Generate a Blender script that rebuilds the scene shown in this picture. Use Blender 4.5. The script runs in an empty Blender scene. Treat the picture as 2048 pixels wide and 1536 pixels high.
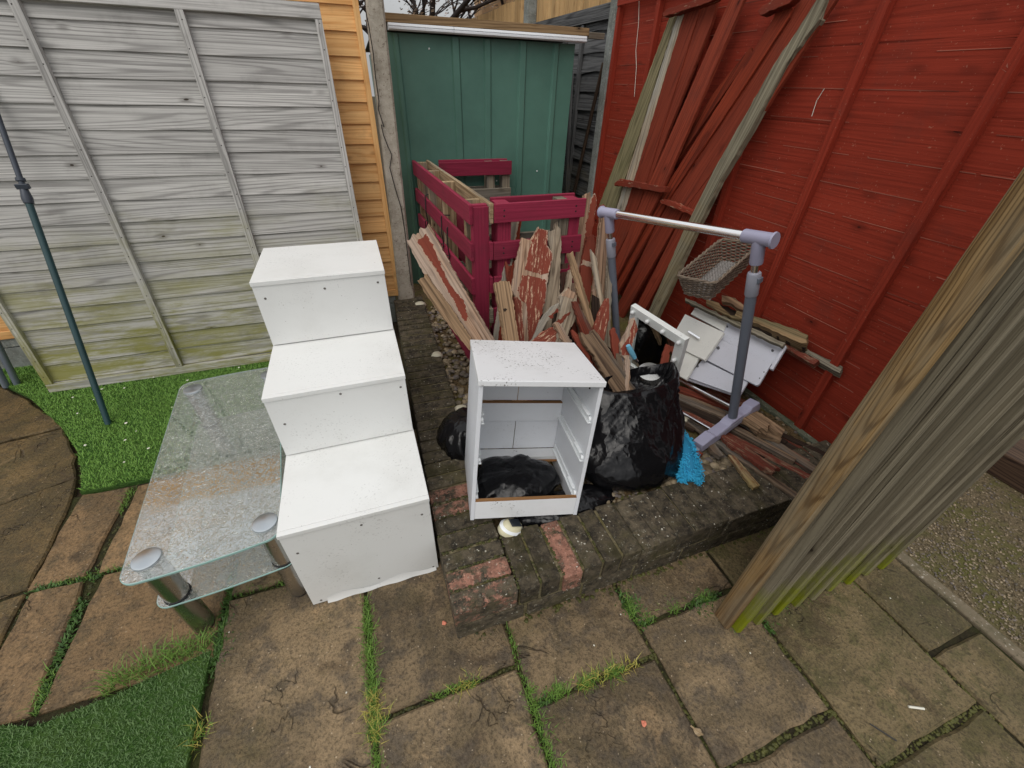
import bpy, bmesh, math, random
import numpy as np
from mathutils import Vector, Matrix, noise as mnoise

# ------------------------------------------------------------------ camera, sky, sun, exposure
SC = bpy.context.scene
COL = SC.collection
R = math.radians
random.seed(7)
NP = np.random.default_rng(11)

cam_d = bpy.data.cameras.new('camera')
cam_d.sensor_width = 36.0
cam_d.lens = 14.41
cam_d.clip_start = 0.02
cam_d.clip_end = 500
cam = bpy.data.objects.new('camera', cam_d)
COL.objects.link(cam)
_p, _r, _y = R(36.18), R(1.875), R(20.43)
_f = Vector((0, math.cos(_p), -math.sin(_p)))
_x = Vector((1, 0, 0))
_u = _x.cross(_f)
_X = _x * math.cos(_r) + _u * math.sin(_r)
_U = _u * math.cos(_r) - _x * math.sin(_r)
_yaw = Matrix.Rotation(-_y, 3, 'Z')
_X, _U, _f = _yaw @ _X, _yaw @ _U, _yaw @ _f
cam.matrix_world = Matrix(((_X.x, _U.x, -_f.x, 0), (_X.y, _U.y, -_f.y, 0), (_X.z, _U.z, -_f.z, 1.55), (0, 0, 0, 1)))
SC.camera = cam

SUN_EL, SUN_AZ = R(58), R(222)
w = bpy.data.worlds.new('World')
SC.world = w
w.use_nodes = True
wn = w.node_tree
bg = wn.nodes['Background']
sky = wn.nodes.new('ShaderNodeTexSky')
sky.sky_type = 'NISHITA'
sky.sun_disc = False
sky.sun_elevation = SUN_EL
sky.sun_rotation = SUN_AZ
sky.air_density = 1.0
sky.dust_density = 6.0
sky.ozone_density = 0.3
hs = wn.nodes.new('ShaderNodeHueSaturation')
hs.inputs['Saturation'].default_value = 0.35
wn.links.new(sky.outputs[0], hs.inputs['Color'])
hs.inputs['Value'].default_value = 0.35
# overcast veil: a whitish cloud layer, brightest overhead, over the sky texture
tc = wn.nodes.new('ShaderNodeTexCoord')
sx = wn.nodes.new('ShaderNodeSeparateXYZ')
wn.links.new(tc.outputs['Generated'], sx.inputs[0])
mr = wn.nodes.new('ShaderNodeMapRange')
wn.links.new(sx.outputs['Z'], mr.inputs[0])
mr.inputs[1].default_value = 0.0
mr.inputs[2].default_value = 1.0
mr.inputs[3].default_value = 3.4
mr.inputs[4].default_value = 6.2
cl = wn.nodes.new('ShaderNodeTexNoise')
cl.inputs['Scale'].default_value = 2.2
cl.inputs['Detail'].default_value = 5
wn.links.new(tc.outputs['Generated'], cl.inputs['Vector'])
cm = wn.nodes.new('ShaderNodeMapRange')
wn.links.new(cl.outputs[0], cm.inputs[0])
cm.inputs[1].default_value = 0.3
cm.inputs[2].default_value = 0.7
cm.inputs[3].default_value = 0.78
cm.inputs[4].default_value = 1.2
ml = wn.nodes.new('ShaderNodeMath')
ml.operation = 'MULTIPLY'
wn.links.new(mr.outputs[0], ml.inputs[0])
wn.links.new(cm.outputs[0], ml.inputs[1])
vs_ = wn.nodes.new('ShaderNodeMixRGB')
vs_.blend_type = 'ADD'
vs_.inputs[0].default_value = 1.0
gc = wn.nodes.new('ShaderNodeMixRGB')
gc.blend_type = 'MULTIPLY'
gc.inputs[0].default_value = 1.0
gc.inputs[1].default_value = (0.975, 0.99, 1.0, 1)
wn.links.new(ml.outputs[0], gc.inputs[2])
wn.links.new(hs.outputs[0], vs_.inputs[1])
wn.links.new(gc.outputs[0], vs_.inputs[2])
wn.links.new(vs_.outputs[0], bg.inputs[0])
bg.inputs[1].default_value = 0.13

sd = bpy.data.lights.new('sun', 'SUN')
sd.energy = 0.7
sd.angle = R(45)
sd.color = (1.0, 0.95, 0.88)
sun = bpy.data.objects.new('sun', sd)
COL.objects.link(sun)
_d = Vector((math.sin(SUN_AZ) * math.cos(SUN_EL), math.cos(SUN_AZ) * math.cos(SUN_EL), math.sin(SUN_EL)))
sun.rotation_euler = _d.to_track_quat('Z', 'Y').to_euler()
sun.location = (0, 0, 6)

SC.view_settings.view_transform = 'Standard'
SC.view_settings.look = 'None'
SC.view_settings.exposure = 0.0
SC.view_settings.gamma = 1.0
SC.view_settings.use_curve_mapping = False

# ------------------------------------------------------------------ node helpers and materials
def S(r, g, b, k=1.0):
    def f(c):
        c /= 255.0
        return c / 12.92 if c <= 0.04045 else ((c + 0.055) / 1.055) ** 2.4
    return (min(f(r) * k, .9), min(f(g) * k, .9), min(f(b) * k, .9), 1)

class NT:
    def __init__(s, name):
        s.m = bpy.data.materials.new(name)
        s.m.use_nodes = True
        s.t = s.m.node_tree
        s.b = s.t.nodes['Principled BSDF']
        s.out = s.t.nodes['Material Output']
    def n(s, typ, **kw):
        nd = s.t.nodes.new('ShaderNode' + typ)
        for k, v in kw.items():
            setattr(nd, k, v)
        return nd
    def put(s, sock, v):
        if hasattr(v, 'links') or hasattr(v, 'is_linked'):
            s.t.links.new(v, sock)
        else:
            sock.default_value = v
    def math(s, op, a, b=0.0, c=None, clamp=False):
        nd = s.n('Math', operation=op, use_clamp=clamp)
        s.put(nd.inputs[0], a); s.put(nd.inputs[1], b)
        if c is not None: s.put(nd.inputs[2], c)
        return nd.outputs[0]
    def mix(s, f, a, b, mode='MIX'):
        nd = s.n('MixRGB', blend_type=mode)
        s.put(nd.inputs[0], f); s.put(nd.inputs[1], a); s.put(nd.inputs[2], b)
        return nd.outputs[0]
    def ss(s, v, lo, hi, a=0.0, b=1.0):
        nd = s.n('MapRange', interpolation_type='SMOOTHSTEP')
        s.put(nd.inputs[0], v)
        nd.inputs[1].default_value = lo; nd.inputs[2].default_value = hi
        nd.inputs[3].default_value = a; nd.inputs[4].default_value = b
        return nd.outputs[0]
    def noise(s, vec, scale, detail=4, rough=.55, dist=0.0, col=False):
        nd = s.n('TexNoise')
        s.put(nd.inputs['Vector'], vec)
        nd.inputs['Scale'].default_value = scale
        nd.inputs['Detail'].default_value = detail
        nd.inputs['Roughness'].default_value = rough
        nd.inputs['Distortion'].default_value = dist
        return nd.outputs[1 if col else 0]
    def vor(s, vec, scale, feature='F1', rnd=1.0):
        nd = s.n('TexVoronoi', feature=feature)
        s.put(nd.inputs['Vector'], vec)
        nd.inputs['Scale'].default_value = scale
        nd.inputs['Randomness'].default_value = rnd
        return nd.outputs[0]
    def vm(s, op, a, b):
        nd = s.n('VectorMath', operation=op)
        s.put(nd.inputs[0], a); s.put(nd.inputs[1], b)
        return nd.outputs[0]
    def pos(s):
        return s.n('NewGeometry').outputs['Position']
    def sep(s, v):
        nd = s.n('SeparateXYZ'); s.put(nd.inputs[0], v)
        return nd.outputs
    def comb(s, x, y, z):
        nd = s.n('CombineXYZ')
        s.put(nd.inputs[0], x); s.put(nd.inputs[1], y); s.put(nd.inputs[2], z)
        return nd.outputs[0]
    def uv(s, name='UVMap'):
        return s.n('UVMap', uv_map=name).outputs[0]
    def bump(s, h, strength=.4, dist=.003):
        nd = s.n('Bump')
        nd.inputs['Strength'].default_value = strength
        nd.inputs['Distance'].default_value = dist
        s.put(nd.inputs['Height'], h)
        s.t.links.new(nd.outputs[0], s.b.inputs['Normal'])
        return nd
    def base(s, c, rough=.7, metal=0.0, spec=None):
        s.put(s.b.inputs['Base Color'], c)
        s.put(s.b.inputs['Roughness'], rough)
        s.b.inputs['Metallic'].default_value = metal
        if spec is not None: s.b.inputs['Specular IOR Level'].default_value = spec
        return s.m

def wood(name, light, dark, knot=None, paint=None, wear=0.0, tint=.22, alg=None, rough=.78, kn=.06, ring=55, bump=.5, spots=None, grey=None, nails=False, streak=.3, rw=.15, fq=1.0):
    t = NT(name)
    uv = t.uv(); rn = t.sep(t.uv('rnd'))
    r1, r2 = rn[0], rn[1]
    P = t.vm('ADD', uv, t.comb(t.math('MULTIPLY', r1, 17.3), t.math('MULTIPLY', r2, 9.7), t.math('MULTIPLY', r1, 5.1)))
    Pk = t.vm('MULTIPLY', P, (4.6, 10.0, 1))
    Pk = t.vm('ADD', Pk, t.vm('MULTIPLY', t.noise(t.vm('MULTIPLY', P, (3, 9, 1)), 2.0, 2, .5, col=True), (.16, .16, 0)))
    d = t.vor(Pk, 1.0)
    kdist = t.ss(d, 0.30, 0.0)
    low = t.noise(t.vm('MULTIPLY', P, (0.30, 8.0, 1)), 1.0, 1, .4)
    ph = t.math('ADD', low, t.math('MULTIPLY', kdist, .018))
    sn = t.math('MULTIPLY_ADD', t.math('SINE', t.math('MULTIPLY', ph, ring * 2.1)), .5, .5)
    rings = t.math('POWER', sn, 4.0)
    fine = t.noise(t.vm('MULTIPLY', P, (2.2, 125 * fq, 1)), 1.0, 4, .65)
    mid = t.noise(t.vm('MULTIPLY', P, (1.0, 46 * fq, 1)), 1.0, 4, .65)
    g = t.math('ADD', t.math('MULTIPLY', rings, rw), t.math('ADD', t.math('MULTIPLY', fine, .80), t.math('MULTIPLY', mid, .28)))
    g = t.ss(g, .40, .80)
    c = t.mix(g, light, dark)
    crk = t.noise(t.vm('MULTIPLY', P, (.9, 75 * fq, 1)), 1.0, 3, .5)
    c = t.mix(t.math('MULTIPLY', t.ss(crk, .66, .74), .55), c, tuple(x * .35 for x in dark[:3]) + (1,))
    blot = t.noise(t.vm('MULTIPLY', P, (1.1, 9.0, 1)), 1.0, 5, .65)
    c = t.mix(t.math('MULTIPLY', t.ss(blot, .38, .85), streak), c, dark)
    if grey:
        gm = t.ss(t.noise(t.vm('MULTIPLY', P, (1.1, 7, 1)), 1.3, 5, .65), .42, .62)
        c = t.mix(gm, c, t.mix(g, grey, tuple(x * .55 for x in grey[:3]) + (1,)))
    if knot:
        km = t.ss(d, kn, kn * .55)
        c = t.mix(km, c, knot)
        halo = t.math('MULTIPLY', t.ss(d, kn * 3.6, kn * .8), .42)
        c = t.mix(halo, c, knot)
    h = t.math('ADD', t.math('MULTIPLY', fine, .8), t.math('SUBTRACT', t.math('MULTIPLY', mid, .5), t.math('MULTIPLY', t.ss(crk, .64, .74), .9)))
    if paint:
        pn = t.noise(t.vm('MULTIPLY', P, (14, 75, 1)), 1.0, 6, .75)
        pm = t.ss(pn, wear - .05, wear + .03)
        pc = t.mix(t.math('MULTIPLY', g, .55), paint, tuple(x * .52 for x in paint[:3]) + (1,))
        pc = t.mix(t.math('MULTIPLY', t.ss(blot, .4, .7), .4), pc, tuple(x * .6 for x in paint[:3]) + (1,))
        if knot:
            pc = t.mix(t.math('MULTIPLY', t.ss(d, kn, kn * .5), .6), pc, tuple(x * .4 for x in paint[:3]) + (1,))
        c = t.mix(pm, c, pc)
        h = t.math('ADD', h, t.math('MULTIPLY', pm, .8))
    tv = t.math('MULTIPLY_ADD', t.math('SUBTRACT', r2, .5), tint * 2, 1.0)
    c = t.mix(1.0, c, t.comb(tv, tv, tv), 'MULTIPLY')
    p = t.pos()
    if spots:
        sn = t.noise(p, 95, 3, .6)
        c = t.mix(t.math('MULTIPLY', t.ss(sn, .66, .72), .8), c, spots)
    if alg:
        col, z0, z1, amt = alg
        z = t.sep(p)[2]
        zn = t.math('ADD', z, t.math('MULTIPLY', t.math('SUBTRACT', t.noise(t.vm('MULTIPLY', p, (2.0, 2, 7)), 1.0, 5, .65), .5), (z1 - z0) * 1.5))
        zm = t.math('MULTIPLY', t.ss(zn, z1, z0), amt)
        zm = t.math('MULTIPLY', zm, t.ss(t.noise(t.vm('MULTIPLY', P, (1.6, 9, 1)), 1.2, 6, .75), .36, .58, .12, 1))
        c = t.mix(zm, c, col)
    dirt = t.noise(p, 5.5, 6, .65)
    c = t.mix(t.math('MULTIPLY', t.ss(dirt, .5, .75), .22), c, (.04, .035, .03, 1))
    t.base(c, rough, spec=.14)
    t.bump(h, bump, .0022)
    return t.m

M = {}
ALG = S(112, 118, 42)
M['grey_panel'] = wood('weathered_grey_wood', S(202, 200, 196), S(148, 146, 143), S(62, 55, 48), alg=(S(132, 130, 62), .05, 1.05, .9), tint=.12, ring=60, streak=.28, rw=.22, kn=.055, fq=1.3)
M['orange'] = wood('orange_stained_wood', S(244, 196, 134), S(214, 158, 98), S(104, 58, 26), tint=.12)
M['red_fence'] = wood('red_stained_wood', S(152, 57, 40), S(126, 45, 31), S(60, 24, 17), tint=.04, ring=60, kn=.07, streak=.15, rw=.1, spots=S(170, 110, 90), bump=.6)
M['red_edge'] = wood('pale_red_edge', S(176, 110, 92), S(120, 56, 44), None)
M['redlit'] = wood('faded_red_wood', S(140, 62, 43), S(98, 40, 28), S(62, 26, 19), tint=.12, streak=.4, rw=.08)
M['rust'] = wood('rust_red_wood', S(134, 55, 34), S(86, 33, 22), S(56, 22, 16), tint=.15)
M['rustdark'] = wood('dark_rust_wood', S(120, 58, 42), S(66, 32, 26), S(40, 22, 18), grey=S(110, 96, 86))
M['red'] = wood('red_painted_wood', S(206, 170, 140), S(150, 110, 84), None, paint=S(132, 65, 50), wear=.35, tint=.12)
M['redchip'] = wood('chipped_red_paint', S(224, 196, 168), S(176, 136, 108), None, paint=S(134, 68, 54), wear=.425, tint=.1)
M['redworn'] = wood('worn_red_paint', S(150, 120, 98), S(86, 66, 54), S(40, 30, 26), paint=S(116, 60, 48), wear=.47)
M['chip'] = wood('splintered_red_ledge', S(200, 168, 140), S(120, 84, 62), None, paint=S(132, 56, 40), wear=.40, rw=.05)
M['bare'] = wood('bare_pinkish_wood', S(184, 152, 126), S(106, 83, 66), S(96, 70, 54), tint=.14, grey=S(186, 164, 146), bump=.8)
M['bare2'] = wood('bare_yellow_wood', S(176, 146, 114), S(106, 86, 66), S(80, 58, 40), tint=.12, bump=.8)
M['greyw'] = wood('greyed_wood', S(178, 162, 140), S(112, 98, 82), S(64, 54, 44), grey=S(160, 154, 142), bump=.9)
M['greyw2'] = wood('silver_grey_wood', S(150, 142, 126), S(84, 78, 68), S(50, 44, 38), alg=(S(96, 96, 62), 0, .9, .4), bump=.9)
M['greyalg'] = wood('green_grey_wood', S(138, 128, 98), S(86, 80, 58), S(50, 44, 34), alg=(S(112, 110, 72), .2, 1.9, .5))
M['greypale'] = wood('pale_weathered_post', S(150, 143, 122), S(86, 80, 66), S(60, 54, 44), alg=(S(140, 122, 84), .2, 1.2, .6), bump=.9)
M['greybrown'] = wood('grey_brown_wood', S(132, 110, 88), S(70, 56, 46), S(38, 30, 26), grey=S(116, 110, 102), bump=1.0)
M['pale'] = wood('rotten_pale_wood', S(168, 140, 110), S(88, 68, 54), S(40, 32, 28), bump=1.2, ring=80)
M['pinkish'] = wood('pinkish_worn_wood', S(186, 140, 120), S(120, 80, 66), None)
M['darkw'] = wood('dark_wet_wood', S(74, 60, 50), S(38, 30, 26), S(20, 18, 16))
M['mossy'] = wood('mossy_wood', S(162, 136, 102), S(100, 80, 56), S(40, 34, 24), grey=S(118, 108, 80))
M['algaered'] = wood('red_wood_with_algae', S(150, 130, 100), S(92, 76, 58), None, paint=S(118, 72, 54), wear=.56, alg=(S(150, 138, 70), 0, .6, .5))
M['maroon'] = wood('maroon_painted_wood', S(176, 92, 98), S(120, 52, 60), None, paint=S(150, 50, 74), wear=.32, tint=.14, rough=.55, bump=.5, streak=.25)
M['palletbare'] = wood('unpainted_pallet_wood', S(186, 162, 128), S(124, 104, 76), S(80, 62, 44), grey=S(150, 138, 120), tint=.16)
M['palletgrey'] = wood('grey_pallet_wood', S(150, 140, 122), S(96, 88, 76), S(60, 52, 44), grey=S(128, 122, 112))
M['fascia'] = wood('brown_fascia_timber', S(158, 132, 98), S(104, 82, 58), S(60, 46, 34), tint=.1)
M['darkfence'] = wood('dark_grey_wood', S(112, 112, 112), S(54, 54, 55), S(34, 34, 34), alg=(S(110, 100, 66), .1, 1.2, .75), bump=.9)
M['brownpost'] = wood('brown_planed_post', S(158, 130, 88), S(96, 72, 44), S(58, 40, 26), alg=(S(92, 66, 44), .0, .4, .5), tint=.05, ring=84, kn=.04, bump=.5, rw=.22, fq=2.0, grey=S(140, 124, 98))
M['screen'] = wood('grey_feather_edge_boards', S(132, 124, 105), S(92, 84, 70), S(52, 44, 36), alg=(S(118, 124, 22), .05, .36, 1.0), tint=.24, bump=1.0, streak=.15, ring=64, rw=.12, kn=.04, fq=2.2)
M['sleeper'] = wood('sleeper_wood', S(104, 84, 68), S(56, 44, 38), S(30, 26, 22))
M['cane'] = wood('dark_stick_wood', S(92, 74, 60), S(52, 42, 36), None)
M['chipboard'] = wood('chipboard_edge', S(176, 132, 88), S(120, 82, 50), None, bump=.3)

def plain(name, col, rough=.5, metal=0., spec=.5, vary=.12, scale=6, bumpk=0., bscale=200):
    t = NT(name)
    n = t.noise(t.pos(), scale, 6, .6)
    c = t.mix(t.math('MULTIPLY', t.ss(n, .35, .75), vary * 2), col, tuple(x * .55 for x in col[:3]) + (1,))
    r = t.math('MULTIPLY_ADD', n, .25, rough - .12)
    t.base(c, r, metal, spec)
    if bumpk:
        t.bump(t.noise(t.pos(), bscale, 3, .6), bumpk, .001)
    return t.m

def laminate(name, col, specks=0.0, dirt=.25, rough=.42):
    t = NT(name)
    p = t.pos()
    n1 = t.noise(p, 3.2, 6, .65)
    c = t.mix(t.math('MULTIPLY', t.ss(n1, .42, .8), dirt), col, S(150, 146, 134))
    sp = t.noise(p, 130, 2, .5)
    area = t.ss(t.noise(p, 6, 4, .6), .46, .62)
    c = t.mix(t.math('MULTIPLY', t.math('MULTIPLY', t.ss(sp, .60, .68), area), specks), c, S(72, 66, 58))
    sp2 = t.vor(p, 24)
    c = t.mix(t.math('MULTIPLY', t.ss(sp2, .06, .03), .45), c, S(120, 116, 106))
    t.base(c, t.math('MULTIPLY_ADD', n1, .3, rough - .15), 0, .5)
    t.bump(t.noise(p, 400, 2, .5), .08, .0005)
    return t.m
M['white'] = laminate('white_laminate', S(226, 227, 225), .2, .2)
M['whitedirty'] = laminate('dirty_white_laminate', S(224, 226, 228), .85, .34)
M['whitein'] = laminate('white_laminate_inside', S(218, 221, 226), .15, .16)
M['whitelam'] = laminate('white_drawer_front', S(220, 220, 214), .3, .25)
M['whitegrey'] = laminate('grey_white_drawer_board', S(198, 200, 210), .2, .18)
M['mirrorframe'] = laminate('white_mirror_frame', S(220, 224, 222), .2, .16, .3)
M['whiteplastic'] = plain('white_plastic', S(232, 236, 238), .35, vary=.05)
M['gutter'] = plain('white_gutter_plastic', S(236, 240, 244), .3, vary=.06)
M['lilac'] = plain('lilac_plastic', S(160, 159, 182), .42, vary=.08, scale=9)
M['lilacgrey'] = plain('lilac_grey_plastic', S(150, 152, 164), .42, vary=.08)
M['greytube'] = plain('grey_coated_tube', S(104, 110, 122), .4, vary=.08)
M['chrome'] = plain('chrome', (.93, .93, .94, 1), .17, 1.0, vary=.02, scale=14)
M['steel'] = plain('brushed_steel', (.52, .51, .49, 1), .26, 1.0, vary=.1, scale=9)
M['dullsteel'] = plain('dull_steel_tube', (.42, .46, .5, 1), .38, .9, vary=.15)
M['galv'] = plain('grey_metal_pipe', S(132, 142, 154), .45, .5, vary=.15)
M['polegreen'] = plain('dark_green_pole', S(34, 66, 70), .4, vary=.18)
M['poletop'] = plain('slate_pole', S(62, 68, 78), .4, .2, vary=.15)
M['blackrubber'] = plain('black_rubber', S(28, 28, 30), .6)
M['screwmat'] = plain('dull_screw', S(112, 108, 104), .5, .5)
M['wire'] = plain('black_wire', S(26, 24, 26), .5)
M['nail'] = plain('dark_nail_hole', S(34, 22, 24), .7)
M['hole'] = plain('dark_hole', S(84, 84, 88), .7)
M['bulb'] = plain('glass_bulb', S(210, 212, 212), .12, vary=.05)
M['bluehandle'] = plain('pale_blue_handle', S(112, 178, 206), .4, vary=.1)
M['mop'] = plain('bright_blue_fibre', S(52, 172, 216), .8, vary=.25, scale=40)
M['mopback'] = plain('dark_blue_pad', S(26, 120, 160), .85)
M['cream'] = plain('cream_plastic', S(214, 208, 176), .45, vary=.15, scale=30)
M['solarglass'] = plain('dark_solar_cell', S(44, 48, 54), .2)
M['gold'] = plain('faded_gold_mark', S(206, 172, 96), .5, .3, vary=.2, scale=60)
M['tileback'] = plain('brown_tile', S(122, 84, 72), .7, vary=.2, scale=30)
M['petal'] = plain('white_petal', S(226, 224, 210), .6)
M['brickchip'] = plain('salmon_brick_chip', S(214, 130, 104), .85, vary=.15, scale=60, bumpk=.4, bscale=300)
M['shell'] = plain('pale_stone', S(204, 198, 176), .6, vary=.22, scale=22, bumpk=.2, bscale=90)
M['greenbag'] = plain('dark_gap', S(20, 20, 20), .9)
M['roofmat'] = plain('dark_roof_sheet', S(60, 66, 64), .6)

def concrete(name, col, col2, spots):
    t = NT(name); p = t.pos()
    n = t.noise(p, 9, 8, .7)
    c = t.mix(t.ss(n, .35, .68), col, col2)
    s = t.noise(p, 70, 4, .7)
    c = t.mix(t.math('MULTIPLY', t.ss(s, .58, .66), .65), c, spots)
    c = t.mix(t.math('MULTIPLY', t.ss(s, .40, .34), .5), c, S(206, 200, 186))
    t.base(c, .9, 0, .3)
    t.bump(t.math('ADD', n, t.math('MULTIPLY', s, .7)), .7, .004)
    return t.m
M['concrete'] = concrete('aggregate_concrete', S(184, 176, 162), S(146, 138, 124), S(92, 74, 62))
M['concreteg'] = concrete('grey_concrete', S(142, 146, 142), S(112, 114, 108), S(82, 80, 72))
M['concretegreen'] = concrete('green_stained_concrete', S(104, 108, 92), S(72, 78, 62), S(48, 48, 40))

def greenmetal():
    t = NT('dark_green_painted_steel'); p = t.pos()
    n = t.noise(p, 2.2, 6, .6)
    c = t.mix(t.ss(n, .3, .75), S(90, 132, 118), S(75, 113, 101))
    sc = t.noise(t.vm('MULTIPLY', p, (1, 1, .25)), 26, 4, .6)
    c = t.mix(t.math('MULTIPLY', t.ss(sc, .62, .75), .35), c, S(92, 116, 104))
    t.base(c, t.math('MULTIPLY_ADD', n, .2, .36), 0, .45)
    t.bump(t.noise(p, 5, 3, .5), .25, .01)
    return t.m
M['shed'] = greenmetal()

def slabmat(name, a, b, c3, moss=.35):
    t = NT(name); p = t.pos(); rn = t.sep(t.uv('rnd'))
    pp = t.vm('ADD', p, t.comb(t.math('MULTIPLY', rn[0], 9), t.math('MULTIPLY', rn[1], 7), 0))
    n1 = t.noise(pp, 2.6, 7, .62, .6)
    n2 = t.noise(pp, 11, 8, .7)
    n3 = t.noise(pp, 105, 4, .75)
    c = t.mix(t.ss(n1, .42, .58), a, b)
    c = t.mix(t.math('MULTIPLY', t.ss(n2, .46, .62), .75), c, c3)
    n4 = t.noise(pp, 5.5, 8, .72, .8)
    c = t.mix(t.math('MULTIPLY', t.ss(n4, .52, .66), .55), c, S(66, 52, 38))
    c = t.mix(t.math('MULTIPLY', t.ss(n4, .42, .30), .45), c, S(176, 146, 108))
    mo = t.noise(pp, 3.4, 6, .7)
    c = t.mix(t.math('MULTIPLY', t.ss(mo, .5, .72), moss), c, S(84, 78, 40))
    c = t.mix(t.math('MULTIPLY', t.ss(n3, .44, .66), .62), c, S(46, 38, 27))
    c = t.mix(t.math('MULTIPLY', t.ss(n3, .40, .28), .25), c, S(176, 146, 108))
    v = t.vor(pp, 62)
    vs = t.math('MULTIPLY', t.ss(v, .17, .10), t.ss(t.noise(pp, 30, 2, .5), .50, .60))
    c = t.mix(t.math('MULTIPLY', vs, .6), c, S(190, 172, 146))
    ck = t.math('ABSOLUTE', t.math('SUBTRACT', t.noise(pp, 3.6, 4, .6, .7), .5))
    ckm = t.math('MULTIPLY', t.ss(ck, .010, .001), t.ss(t.noise(pp, 4.5, 3, .5), .54, .66))
    c = t.mix(t.math('MULTIPLY', ckm, .6), c, S(48, 40, 31))
    tv = t.math('MULTIPLY_ADD', t.math('SUBTRACT', rn[1], .5), .34, 1)
    c = t.mix(1., c, t.comb(tv, tv, tv), 'MULTIPLY')
    t.base(c, t.math('MULTIPLY_ADD', n2, .4, .42), 0, .28)
    rid = t.noise(pp, 6.5, 7, .62, 1.6)
    t.bump(t.math('ADD', t.math('MULTIPLY_ADD', n3, .7, t.math('MULTIPLY', ckm, -1.2)), t.math('ADD', t.math('MULTIPLY', rid, 2.2), t.math('MULTIPLY', n2, 1.0))), .85, .007)
    return t.m
M['slab'] = slabmat('riven_brown_slab', S(138, 118, 90), S(102, 88, 66), S(82, 74, 64))
M['slabwarm'] = slabmat('warm_tan_slab', S(146, 118, 84), S(120, 98, 70), S(98, 84, 64), .25)
M['slabround'] = slabmat('round_patio_slab', S(116, 96, 62), S(90, 77, 50), S(78, 68, 48), .45)
M['slabgreen'] = slabmat('green_tinged_slab', S(124, 108, 78), S(98, 88, 60), S(88, 84, 52), .6)

def soilmat(name, a, b, c3, scale=40):
    t = NT(name); p = t.pos()
    n = t.noise(p, scale, 6, .7); n2 = t.noise(p, 6, 6, .65)
    c = t.mix(t.ss(n, .35, .7), a, b)
    c = t.mix(t.math('MULTIPLY', t.ss(n2, .42, .66), .8), c, c3)
    t.base(c, .95, 0, .2)
    t.bump(n, 1.0, .012)
    return t.m
M['soil'] = soilmat('dark_soil', S(70, 58, 44), S(40, 34, 26), S(64, 62, 36))
M['jointsoil'] = soilmat('mossy_joint_soil', S(58, 52, 36), S(34, 30, 22), S(62, 66, 34), 60)
M['bedsoil'] = soilmat('gravelly_bed_soil', S(112, 94, 66), S(56, 46, 34), S(92, 88, 44), 70)
M['gravelbase'] = soilmat('fine_gravel', S(124, 110, 86), S(70, 62, 46), S(92, 92, 46), 90)
M['turfbase'] = soilmat('turf_backing', S(70, 104, 44), S(46, 78, 32), S(80, 106, 50), 120)

def brickmat():
    t = NT('mossy_old_brick'); p = t.pos(); rn = t.sep(t.uv('rnd'))
    n1 = t.noise(p, 22, 7, .7); n2 = t.noise(p, 75, 5, .7); n3 = t.noise(p, 7, 6, .65)
    red = t.mix(t.ss(n1, .35, .7), S(160, 116, 99), S(100, 72, 61))
    red = t.mix(t.math('MULTIPLY', t.ss(n2, .54, .66), .5), red, S(204, 160, 138))
    red = t.mix(t.math('MULTIPLY', t.ss(t.noise(p, 48, 6, .75), .52, .62), .7), red, S(60, 48, 40))
    lich = t.mix(t.ss(n1, .34, .66), S(44, 41, 36), S(90, 82, 68))
    lich = t.mix(t.math('MULTIPLY', t.ss(n2, .5, .62), .35), lich, S(112, 100, 82))
    lich = t.mix(t.math('MULTIPLY', t.ss(n3, .48, .64), .5), lich, S(70, 66, 40))
    msk = t.ss(t.math('ADD', t.noise(p, 19, 8, .8), rn[0]), .93, .83)
    c = t.mix(msk, red, lich)
    c = t.mix(t.math('MULTIPLY', t.ss(t.noise(p, 42, 7, .8), .57, .66), .75), c, S(146, 142, 128))
    vp = t.vm('ADD', p, t.vm('MULTIPLY', t.noise(p, 60, 3, .6, col=True), (.014, .014, .014)))
    v2 = t.vor(vp, 60)
    ws2 = t.math('MULTIPLY', t.ss(v2, .22, .12), t.ss(t.noise(p, 18, 4, .7), .53, .62))
    c = t.mix(t.math('MULTIPLY', ws2, .85), c, S(206, 202, 188))
    tv = t.math('MULTIPLY_ADD', t.math('SUBTRACT', rn[1], .5), .4, 1)
    c = t.mix(1., c, t.comb(tv, tv, tv), 'MULTIPLY')
    t.base(c, .92, 0, .14)
    t.bump(t.math('ADD', t.math('MULTIPLY', n1, 1.2), t.math('MULTIPLY', n2, .3)), .8, .006)
    return t.m
M['brick'] = brickmat()
M['mortar'] = soilmat('mossy_mortar', S(138, 128, 102), S(92, 84, 60), S(92, 86, 40), 60)

def tanbrick():
    t = NT('tan_facing_brick')
    b = t.n('TexBrick'); uv = t.uv()
    t.put(b.inputs['Vector'], uv)
    b.inputs['Scale'].default_value = 1.0
    b.inputs['Brick Width'].default_value = .225
    b.inputs['Row Height'].default_value = .075
    b.inputs['Mortar Size'].default_value = .007
    b.inputs['Color1'].default_value = S(206, 168, 124)
    b.inputs['Color2'].default_value = S(176, 138, 98)
    b.inputs['Mortar'].default_value = S(140, 122, 100)
    c = t.mix(t.math('MULTIPLY', t.noise(t.pos(), 20, 5, .6), .4), b.outputs[0], S(150, 116, 80))
    t.base(c, .9)
    t.bump(b.outputs[1], -.4, .01)
    return t.m
M['tanbrick'] = tanbrick()
M['tanboards'] = wood('tan_vertical_boards', S(208, 172, 122), S(170, 134, 90), S(120, 88, 58), tint=.2)

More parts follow.
